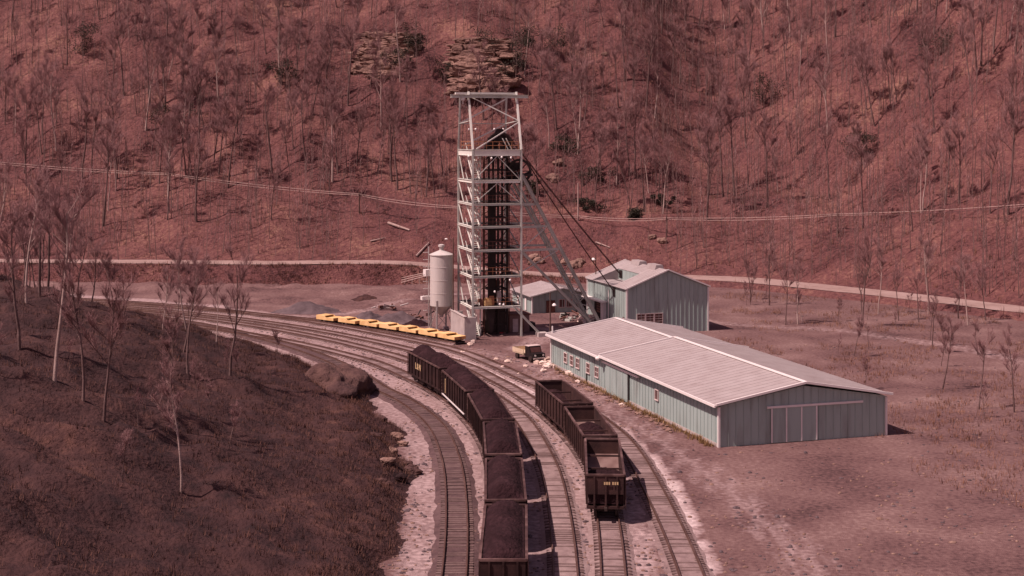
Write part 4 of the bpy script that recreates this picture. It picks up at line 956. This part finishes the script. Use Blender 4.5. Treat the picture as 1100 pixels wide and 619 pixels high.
for k, (x, y, s) in enumerate(HB):
    s *= .8
    o = MB().blob((0, 0, .2), (s * 1.3, s, s), k + 30, .45, 3).build('boulder', M['stone']); o.location = hit(x, y); tag(o, 'pale boulder on the leafy hillside, ' + ORD[sum(1 for q in HB if q[0] < x)] + ' from the left', 'boulder', 'pale boulders on the hillside')
def logs(x, y, x2, y2, label, r=.22):
    p, q = hit(x, y), hit(x2, y2); o = MB().tube((0, 0, .25), q - p + Vector((0, 0, .3)), r, r * .6, 7).build('fallen_log', M['pale_bark']); o.location = p; tag(o, label, 'log')
logs(417, 241, 440, 249, 'pale fallen log on the cleared slope at left', .3)
logs(447, 277, 461, 262, 'pale fallen log leaning up the slope behind the silo')
logs(398, 262, 414, 258, 'thin pale fallen log low on the slope at far left', .16)
logs(640, 262, 655, 268, 'fallen log on the slope above the hoist house', .18)

# ------------------------------------------------------------------ cable line across the hillside
cl = [(-40, 176), (180, 192), (386, 216), (495, 229), (621, 237.5), (716, 241), (900, 238), (1140, 228)]
cp = [hit(x, y) for x, y in cl]; pk = 4
plabels = ['cable pole beyond the far left of the hillside', 'bare wooden cable pole far left on the wooded hillside', 'cable pole on the hillside at left, above the cleared slope', 'cable pole on the hillside behind the headframe', 'pale cable pole standing on the hillside above the hoist house', 'cable pole on the hillside right of the hoist house', 'bare wooden cable pole far right on the wooded hillside', 'cable pole beyond the far right of the hillside']
tops = []
for k, p in enumerate(cp):
    base = hit(cl[k][0], cl[k][1] + (0 if k == pk else 14)); o = thing('cable_pole', base, 0, plabels[k], 'pole', 'poles of the hillside cable line')
    h = 7.6 if k == pk else 4.2
    MB().tube((0, 0, -.4), (0, 0, h), .17, .12).build('pole', M['pale_bark'] if k == pk else M['wood'], o)
    MB().bar((-.02, -.5, 1.0 if k == pk else h - .4), (-.02, .5, 1.0 if k == pk else h - .4), .1).build('bracket', M['wood'], o)
    tops.append(base + Vector((0, 0, 1.0 if k == pk else h - .4)))
for wv in range(2):
    b = MB()
    for k in range(len(tops) - 1):
        p, q = tops[k] + Vector((0, -.2 + .4 * wv, -.3 * wv)), tops[k + 1] + Vector((0, -.2 + .4 * wv, -.3 * wv)); pr = p; n = 14
        for i in range(1, n + 1):
            t = i / n; c = p.lerp(q, t) - Vector((0, 0, (.7 + .4 * wv) * 4 * t * (1 - t) * .5)); b.tube(pr, c, .055, n=5, cap=False); pr = c
    o = b.build('hillside_cable', M['cable']); tag(o, ('front', 'rear')[wv] + ' cable of the pale line strung across the hillside', 'cable', 'cables across the hillside')

# ------------------------------------------------------------------ trees
def make_tree(seed, H, fork, lean=0.0, twigs=1300, r0=None, reach=1.0):
    rr = random.Random(seed); tb, cb = MB(), MB(); r0 = r0 or H * .0135; tips = []
    def limb(p, d, length, r, lvl):
        n = 5 if lvl == 0 else 3; pts = [p]; rad = [r]
        for i in range(n):
            d = (d + Vector((rr.gauss(0, .06), rr.gauss(0, .06), .05 if lvl else .02))).normalized(); pts.append(pts[-1] + d * length / n); rad.append(r * (1 - .72 * (i + 1) / n))
        for i in range(n): tb.tube(pts[i], pts[i + 1], rad[i], rad[i + 1], 6 if lvl == 0 else 4, False)
        if lvl == 0:
            m = rr.randint(9, 13)
            for k in range(m):
                t = fork + (1 - fork) * (k + rr.random()) / m; i = min(n - 1, int(t * n)); q = pts[i].lerp(pts[i + 1], t * n - i); a = rr.random() * 6.28; el = rr.uniform(.7, 1.25)
                limb(q, Vector((math.cos(a) * math.cos(el), math.sin(a) * math.cos(el), math.sin(el))), H * rr.uniform(.18, .36) * (1.25 - .6 * t) * reach, max(.03, r * (1 - .7 * t) * .5), 1)
        elif lvl == 1:
            for k in range(4):
                t = .3 + .65 * rr.random(); i = min(n - 1, int(t * n)); q = pts[i].lerp(pts[i + 1], t * n - i); dd = (d + Vector((rr.uniform(-.8, .8), rr.uniform(-.8, .8), rr.uniform(-.1, .7)))).normalized(); limb(q, dd, length * rr.uniform(.35, .6), max(.022, r * .45), 2)
            tips.append((pts[1], pts[-1]))
        else: tips.append((pts[0], pts[-1]))
    limb(Vector((0, 0, -.5)), Vector((lean, 0, 1)).normalized(), H, r0, 0)
    for i in range(twigs):
        a, c = rr.choice(tips); p = a.lerp(c, rr.random() ** .6); dd = ((c - a).normalized() * .8 + Vector((rr.uniform(-.9, .9), rr.uniform(-.9, .9), rr.uniform(0, 1.4)))).normalized(); q = p + dd * rr.uniform(.5, 1.5)
        s = dd.cross(Vector((rr.uniform(-1, 1), rr.uniform(-1, 1), rr.uniform(-1, 1)))).normalized() * .018; cb.add([p - s, p + s, q], [(0, 1, 2)])
        for _ in range(2):
            e = p.lerp(q, rr.uniform(.2, .9)); q2 = e + (dd + Vector((rr.uniform(-1, 1), rr.uniform(-1, 1), rr.uniform(-.5, 1)))).normalized() * rr.uniform(.3, .8); cb.add([e - s * .8, e + s * .8, q2], [(0, 1, 2)])
    return tb, cb
PRO = []
for k in range(9):
    tb, cb = make_tree(100 + k, [15, 17, 13, 18, 14, 16, 12, 19, 15][k], [.5, .6, .45, .65, .55, .4, .5, .6, .55][k], [0, .05, -.06, .02, .08, -.03, .1, -.05, 0][k])
    PRO.append((tb, cb))
def tmesh(k, pale): return PRO[k][0].mesh('trunk', M['pale_bark' if pale else 'bark'], True)
TM = {(k, p): tmesh(k, p) for k in range(9) for p in (0, 1)}; CM = [PRO[k][1].mesh('crown', M['twig']) for k in range(9)]
def tree(p, k, s, rz, pale, label, group=None):
    o = thing('bare_tree', p, rz, label, 'tree', group); o.scale = (s, s, s)
    link('trunk', TM[(k, 1 if pale else 0)], o); link('crown', CM[k], o); return o
SPEC = [(621, 166, 1, 1.05, 1, 'pale trunked bare tree standing alone on the hillside right of the headframe'), (694, 121, 7, 1.05, 0, 'tall dark bare tree near the top right of the hillside'),
        (671, 88, 3, .9, 0, 'slim bare tree left of the tall dark one at upper right'), (676, 190, 1, .9, 0, 'dark forked bare tree above the hoist house, left one of a pair'), (683, 192, 7, .8, 0, 'dark forked bare tree above the hoist house, right one of a pair'),
        (430, 88, 3, .95, 1, 'slim pale tree between the two sandstone outcrops'), (398, 92, 4, .8, 0, 'dark leaning tree below the upper left outcrop'), (427, 205, 1, .95, 0, 'bare tree on the left hillside with pale lower trunk'),
        (458, 212, 5, .8, 0, 'dark bare tree on the hillside left of the headframe'), (404, 190, 4, .75, 0, 'bare tree near the left edge above the cable'), (590, 158, 0, .8, 1, 'slim pale sapling tree right of the headframe top'), (640, 205, 2, .9, 0, 'bare tree on the slope above the cable pole'), (705, 200, 0, .9, 0, 'bare tree at the right edge of the hillside'), (697, 208, 8, .7, 1, 'pale slim tree close to the right edge above the cable'), (476, 190, 8, .8, 0, 'bare tree directly left of the headframe')]
for x, y, k, s, pale, lab in SPEC: tree(hit(x, y), k, s, random.uniform(0, 6), pale, lab)
rt = random.Random(11); n = 0; pts = []
while n < 284:
    X = rt.uniform(-150, 150); Y = rt.uniform(130, 395)
    if abs(X) > .375 * Y + 3: continue
    z = hill_z(X, Y); d = fd(X, Y); px = 550 + X / Y * 1500; py = YH + (CAMH - z) / Y * 1500
    if d < 17 or py < -50: continue
    if 376 < px < 445 and 44 < py < 112 or 474 < px < 548 and 44 < py < 118: continue
    if 380 < px < 720 and py > 214 + (px - 386) * .06: continue
    if d < 30 and rt.random() < .55: continue
    if rt.random() > .5 + 1.2 * fb(X * .03, Y * .03, 8.0) + .25: continue
    if any((X - a) ** 2 + (Y - c) ** 2 < 5 for a, c in pts): continue
    pts.append((X, Y)); pale = rt.random() < .22
    tree((X, Y, z), rt.randrange(9), rt.uniform(.55, 1.1), rt.uniform(0, 6.28), pale, 'pale barked bare tree in the hillside woods' if pale else 'grey brown bare tree in the hillside woods', 'pale trees in the hillside woods' if pale else 'bare trees in the hillside woods'); n += 1
# thinner trees and saplings behind and between them: an uncountable mass
b = MB(); tw_ = MB()
for k in range(13500):
    X = rt.uniform(-165, 165); Y = rt.uniform(130, 410)
    if abs(X) > .39 * Y: continue
    d = fd(X, Y)
    if d < 10: continue
    z = hill_z(X, Y); px = 550 + X / Y * 1500; py = YH + (CAMH - z) / Y * 1500
    if 380 < px < 720 and py > 220 + (px - 386) * .06 and rt.random() < .75: continue
    if 376 < px < 445 and 44 < py < 112 or 474 < px < 548 and 44 < py < 118: 
        if rt.random() < .85: continue
    h = rt.uniform(3, 13); r = .03 + h * .0055; l = Vector((rt.gauss(0, .05), rt.gauss(0, .05), 1)); p = Vector((X, Y, z - .3)); top = p + l * h
    b.tube(p, top, r, r * .3, 3, False)
    for i in range(int(6 + h * 1.6)):
        t = rt.uniform(.3, 1); c = p.lerp(top, t); a = rt.random() * 6.28; q = c + Vector((math.cos(a), math.sin(a), rt.uniform(.4, 1.4))) * h * rt.uniform(.06, .18); s = Vector((-math.sin(a), math.cos(a), 0)) * .022
        tw_.add([c - s, c + s, q], [(0, 1, 2)])
tag(b.build('sapling_stems', M['bark']), 'dense thin grey brown saplings across the wooded hillside', 'saplings', kind='stuff')
tag(tw_.build('sapling_twigs', M['twig']), 'fine reddish twigs of the saplings across the hillside', 'twigs', kind='stuff')
# low brush and leaf clumps over the slopes
b = MB(); b2 = MB(); b3 = MB(); b5 = MB()
for k in range(26000):
    X = rt.uniform(-150, 150); Y = rt.uniform(130, 385)
    if abs(X) > .38 * Y: continue
    d = fd(X, Y)
    if 3.0 < d < 11.5 or d < .3: continue
    z = hill_z(X, Y); tuft(b if rt.random() < .6 else b2, (X, Y, z), rt.uniform(.3, 1.3), 6, rt, .6, .03)
for k in range(26000):
    a = rt.uniform(-.5, 1.4); r = t1_r(a) - 2.2 - abs(rt.gauss(0, (3, 10, 26, 45)[k % 4])); X, Y = CEN.x + r * math.cos(a), CEN.y + r * math.sin(a); z = knoll_z(X, Y)
    if z < .15: continue
    tuft(b3 if fb(X * .1, Y * .1, 17.0) + rt.uniform(-.35, .35) < .1 else b5, (X, Y, z - .05), rt.uniform(.08, .5), 6, rt, .45, .02)
for k in range(6000):
    X = rt.uniform(-105, 30); d = rt.uniform(-.2, 3.3); Y = yfoot(X) + d
    if fb(X * .09, Y * .3, 13.0) + rt.uniform(-.4, .4) < -.05: continue
    tuft(b if rt.random() < .6 else b2, (X, Y, hill_z(X, Y) - .05), rt.uniform(.15, .75), 5, rt, .5, .03)
b4 = MB()
for k in range(14000):
    X = rt.uniform(22, 100); Y = rt.uniform(85, 245)
    if X > .38 * Y or X < 16 + (165 - Y) * .32 or fb(X * .06, Y * .06, 11.0) < .02 or pale_at(X, Y) > .15 or fd(X, Y) > 0: continue
    tuft(b4, (X, Y, 0), rt.uniform(.15, .6), 7, rt, .6, .02)
M['brush_d'] = mat('dark brush', [(.04, .017, .014), (.08, .036, .028), (.12, .055, .04)], .6)
M['brush_l'] = mat('dry brush', [(.13, .058, .04), (.2, .10, .066), (.27, .145, .095)], .6)
tag(b.build('brush', M['brush_d']), 'low dark brush covering the hillside', 'brush', kind='stuff')
tag(b2.build('dry_grass', M['brush_l']), 'dry tan grass and leaves on the hillside', 'grass', kind='stuff')
tag(b4.build('field_weeds', M['brush_l']), 'dry weeds in patches on the dirt right of the warehouse', 'weeds', kind='stuff')
M['brush_m'] = mat('dull grass', [(.045, .02, .017), (.085, .04, .031), (.13, .066, .048)], .6)
tag(b5.build('slope_grass', M['brush_m']), 'dry tan grass on the slope inside the curve', 'grass', kind='stuff')
tag(b3.build('slope_weeds', M['brush_d']), 'dark weeds on the slope inside the curve', 'weeds', kind='stuff')

def shrub(x, y, rx, rz, label, seed, group=None, n=2000, pos=None):
    rx *= 1.35; rz *= 1.3
    rr = random.Random(seed); c = pos or hit(x, y); o = thing('evergreen_shrub', c, 0, label, 'shrub', group); b = MB(); st = MB()
    cl_ = [(Vector((rr.gauss(0, .42), rr.gauss(0, .42), rr.uniform(.15, .95))), rr.uniform(.22, .42)) for _ in range(11)]
    for q, r in cl_:
        Q = Vector((q.x * rx, q.y * rx, q.z * rz)); st.tube((0, 0, -.2), Q, .06, .02, 4, False)
        for i in range(n // 11):
            d = Vector((rr.gauss(0, 1), rr.gauss(0, 1), rr.gauss(0, 1))).normalized() * r * rr.random() ** .4; p = Q + Vector((d.x * rx, d.y * rx, d.z * rz * .8)); p.z = max(p.z, -.2)
            u = Vector((rr.gauss(0, 1), rr.gauss(0, 1), rr.gauss(0, .6))).normalized(); v = u.cross(Vector((rr.gauss(0, 1), rr.gauss(0, 1), rr.gauss(0, 1)))).normalized(); s = rr.uniform(.1, .22)
            b.add([p - u * s, p + v * s * .5, p + u * s, p - v * s * .5], [(0, 1, 2, 3)])
    st.build('stem', M['bark'], o); b.build('foliage', M['evergreen'], o)
SHR = [(479, 92, 2.6, 4.5, 'dark evergreen shrub left of the sandstone cliff'), (533, 66, 5.0, 6.5, 'dark evergreen clump on top of the sandstone cliff'), (548, 84, 4.2, 6, 'dark evergreen clump at the right end of the sandstone cliff'), (607, 168, 2.8, 3.2, 'round dark shrub right of the headframe top'), (637, 198, 2.6, 2.8, 'dark shrub on the slope above the ropes'), (634, 226, 2.2, 1.8, 'dark low shrub just above the cable'),
       (440, 62, 3.2, 5.5, 'dark evergreen clump right of the upper left outcrop'), (425, 72, 2.6, 3, 'small dark shrub at the foot of the upper left outcrop'), (596, 60, 3.6, 5, 'dark evergreen clump near the top middle'), (570, 52, 3, 4, 'dark evergreen clump near the top edge right of cliff'), (680, 236, 1.8, 1.5, 'low dark shrub near the right end of the cable'), (709, 222, 1.8, 1.8, 'small dark shrub at the right edge above cable'), (572, 208, 1.8, 2, 'small dark shrub behind the raking legs'),
       (300, 90, 3.5, 5, 'dark evergreen clump on the left hillside'), (180, 140, 3.2, 4, 'dark evergreen clump far left on the hillside'), (820, 110, 3.6, 5, 'dark evergreen clump on the right hillside'), (930, 170, 3, 4, 'dark evergreen clump far right on the hillside'), (1010, 60, 3.6, 5.5, 'dark evergreen clump high at the far right'), (90, 60, 3.6, 5.5, 'dark evergreen clump high at the far left')]
for k, (x, y, rx, rz, lab) in enumerate(SHR): shrub(x, y, rx, rz, lab, 60 + k)

# bare bushes on the slope inside the curve and on the open ground at right
nb = 0
for k in range(400):
    if nb >= 46: break
    if k % 3: a = rt.uniform(-.35, 1.25); r = t1_r(a) - rt.uniform(9, 75); X, Y = CEN.x + r * math.cos(a), CEN.y + r * math.sin(a); z = knoll_z(X, Y)
    else: X, Y, z = rt.uniform(30, 88), rt.uniform(100, 235), 0
    px = 550 + X / Y * 1500; py = YH + (CAMH - z) / Y * 1500
    if not (-20 < px < 1120 and py < 640) or (375 < px < 725) or (X > 0 and X < 24 + (165 - Y) * .32) or (X > 0 and fd(X, Y) > -2): continue
    o = tree((X, Y, z - .1), rt.randrange(9), rt.uniform(.13, .3), rt.uniform(0, 6.28), False, 'low bare bush on the slope inside the curve, left part' if X < 0 else 'low bare bush on the open dirt ground at right', 'bushes on the slope at left' if X < 0 else 'bushes on the dirt ground at right'); o.name = 'bare_bush'; o['category'] = 'bush'; nb += 1

nt_ = 0
for k in range(600):
    if nt_ >= 34: break
    a = rt.uniform(-.3, 1.1); r = t1_r(a) - rt.uniform(12, 80); X, Y = CEN.x + r * math.cos(a), CEN.y + r * math.sin(a); z = knoll_z(X, Y); px = 550 + X / Y * 1500; py = YH + (CAMH - z) / Y * 1500
    if not (-60 < px < 355 and py < 680): continue
    tree((X, Y, z - .1), rt.randrange(9), rt.uniform(.35, .72), rt.uniform(0, 6.28), nt_ % 4 == 0, 'pale barked bare tree on the near slope at left' if nt_ % 4 == 0 else 'dark bare tree on the near slope at left', 'pale trees on the near slope' if nt_ % 4 == 0 else 'dark trees on the near slope'); nt_ += 1

ng = 0
for k in range(500):
    if ng >= 22: break
    X, Y = rt.uniform(34, 84), rt.uniform(118, 238)
    if X > .36 * Y or fd(X, Y) > -1 or X < 40 + (150 - Y) * .25 or fb(X * .05, Y * .05, 31.0) < -.02 or pale_at(X, Y) > .1: continue
    pale = ng % 5 == 0
    tree((X, Y, -.05), rt.randrange(9), rt.uniform(.3, .62), rt.uniform(0, 6.28), pale, 'pale barked bare tree on the open ground at right' if pale else 'dark bare tree on the open ground at right', 'pale trees on the open ground' if pale else 'dark trees on the open ground'); ng += 1
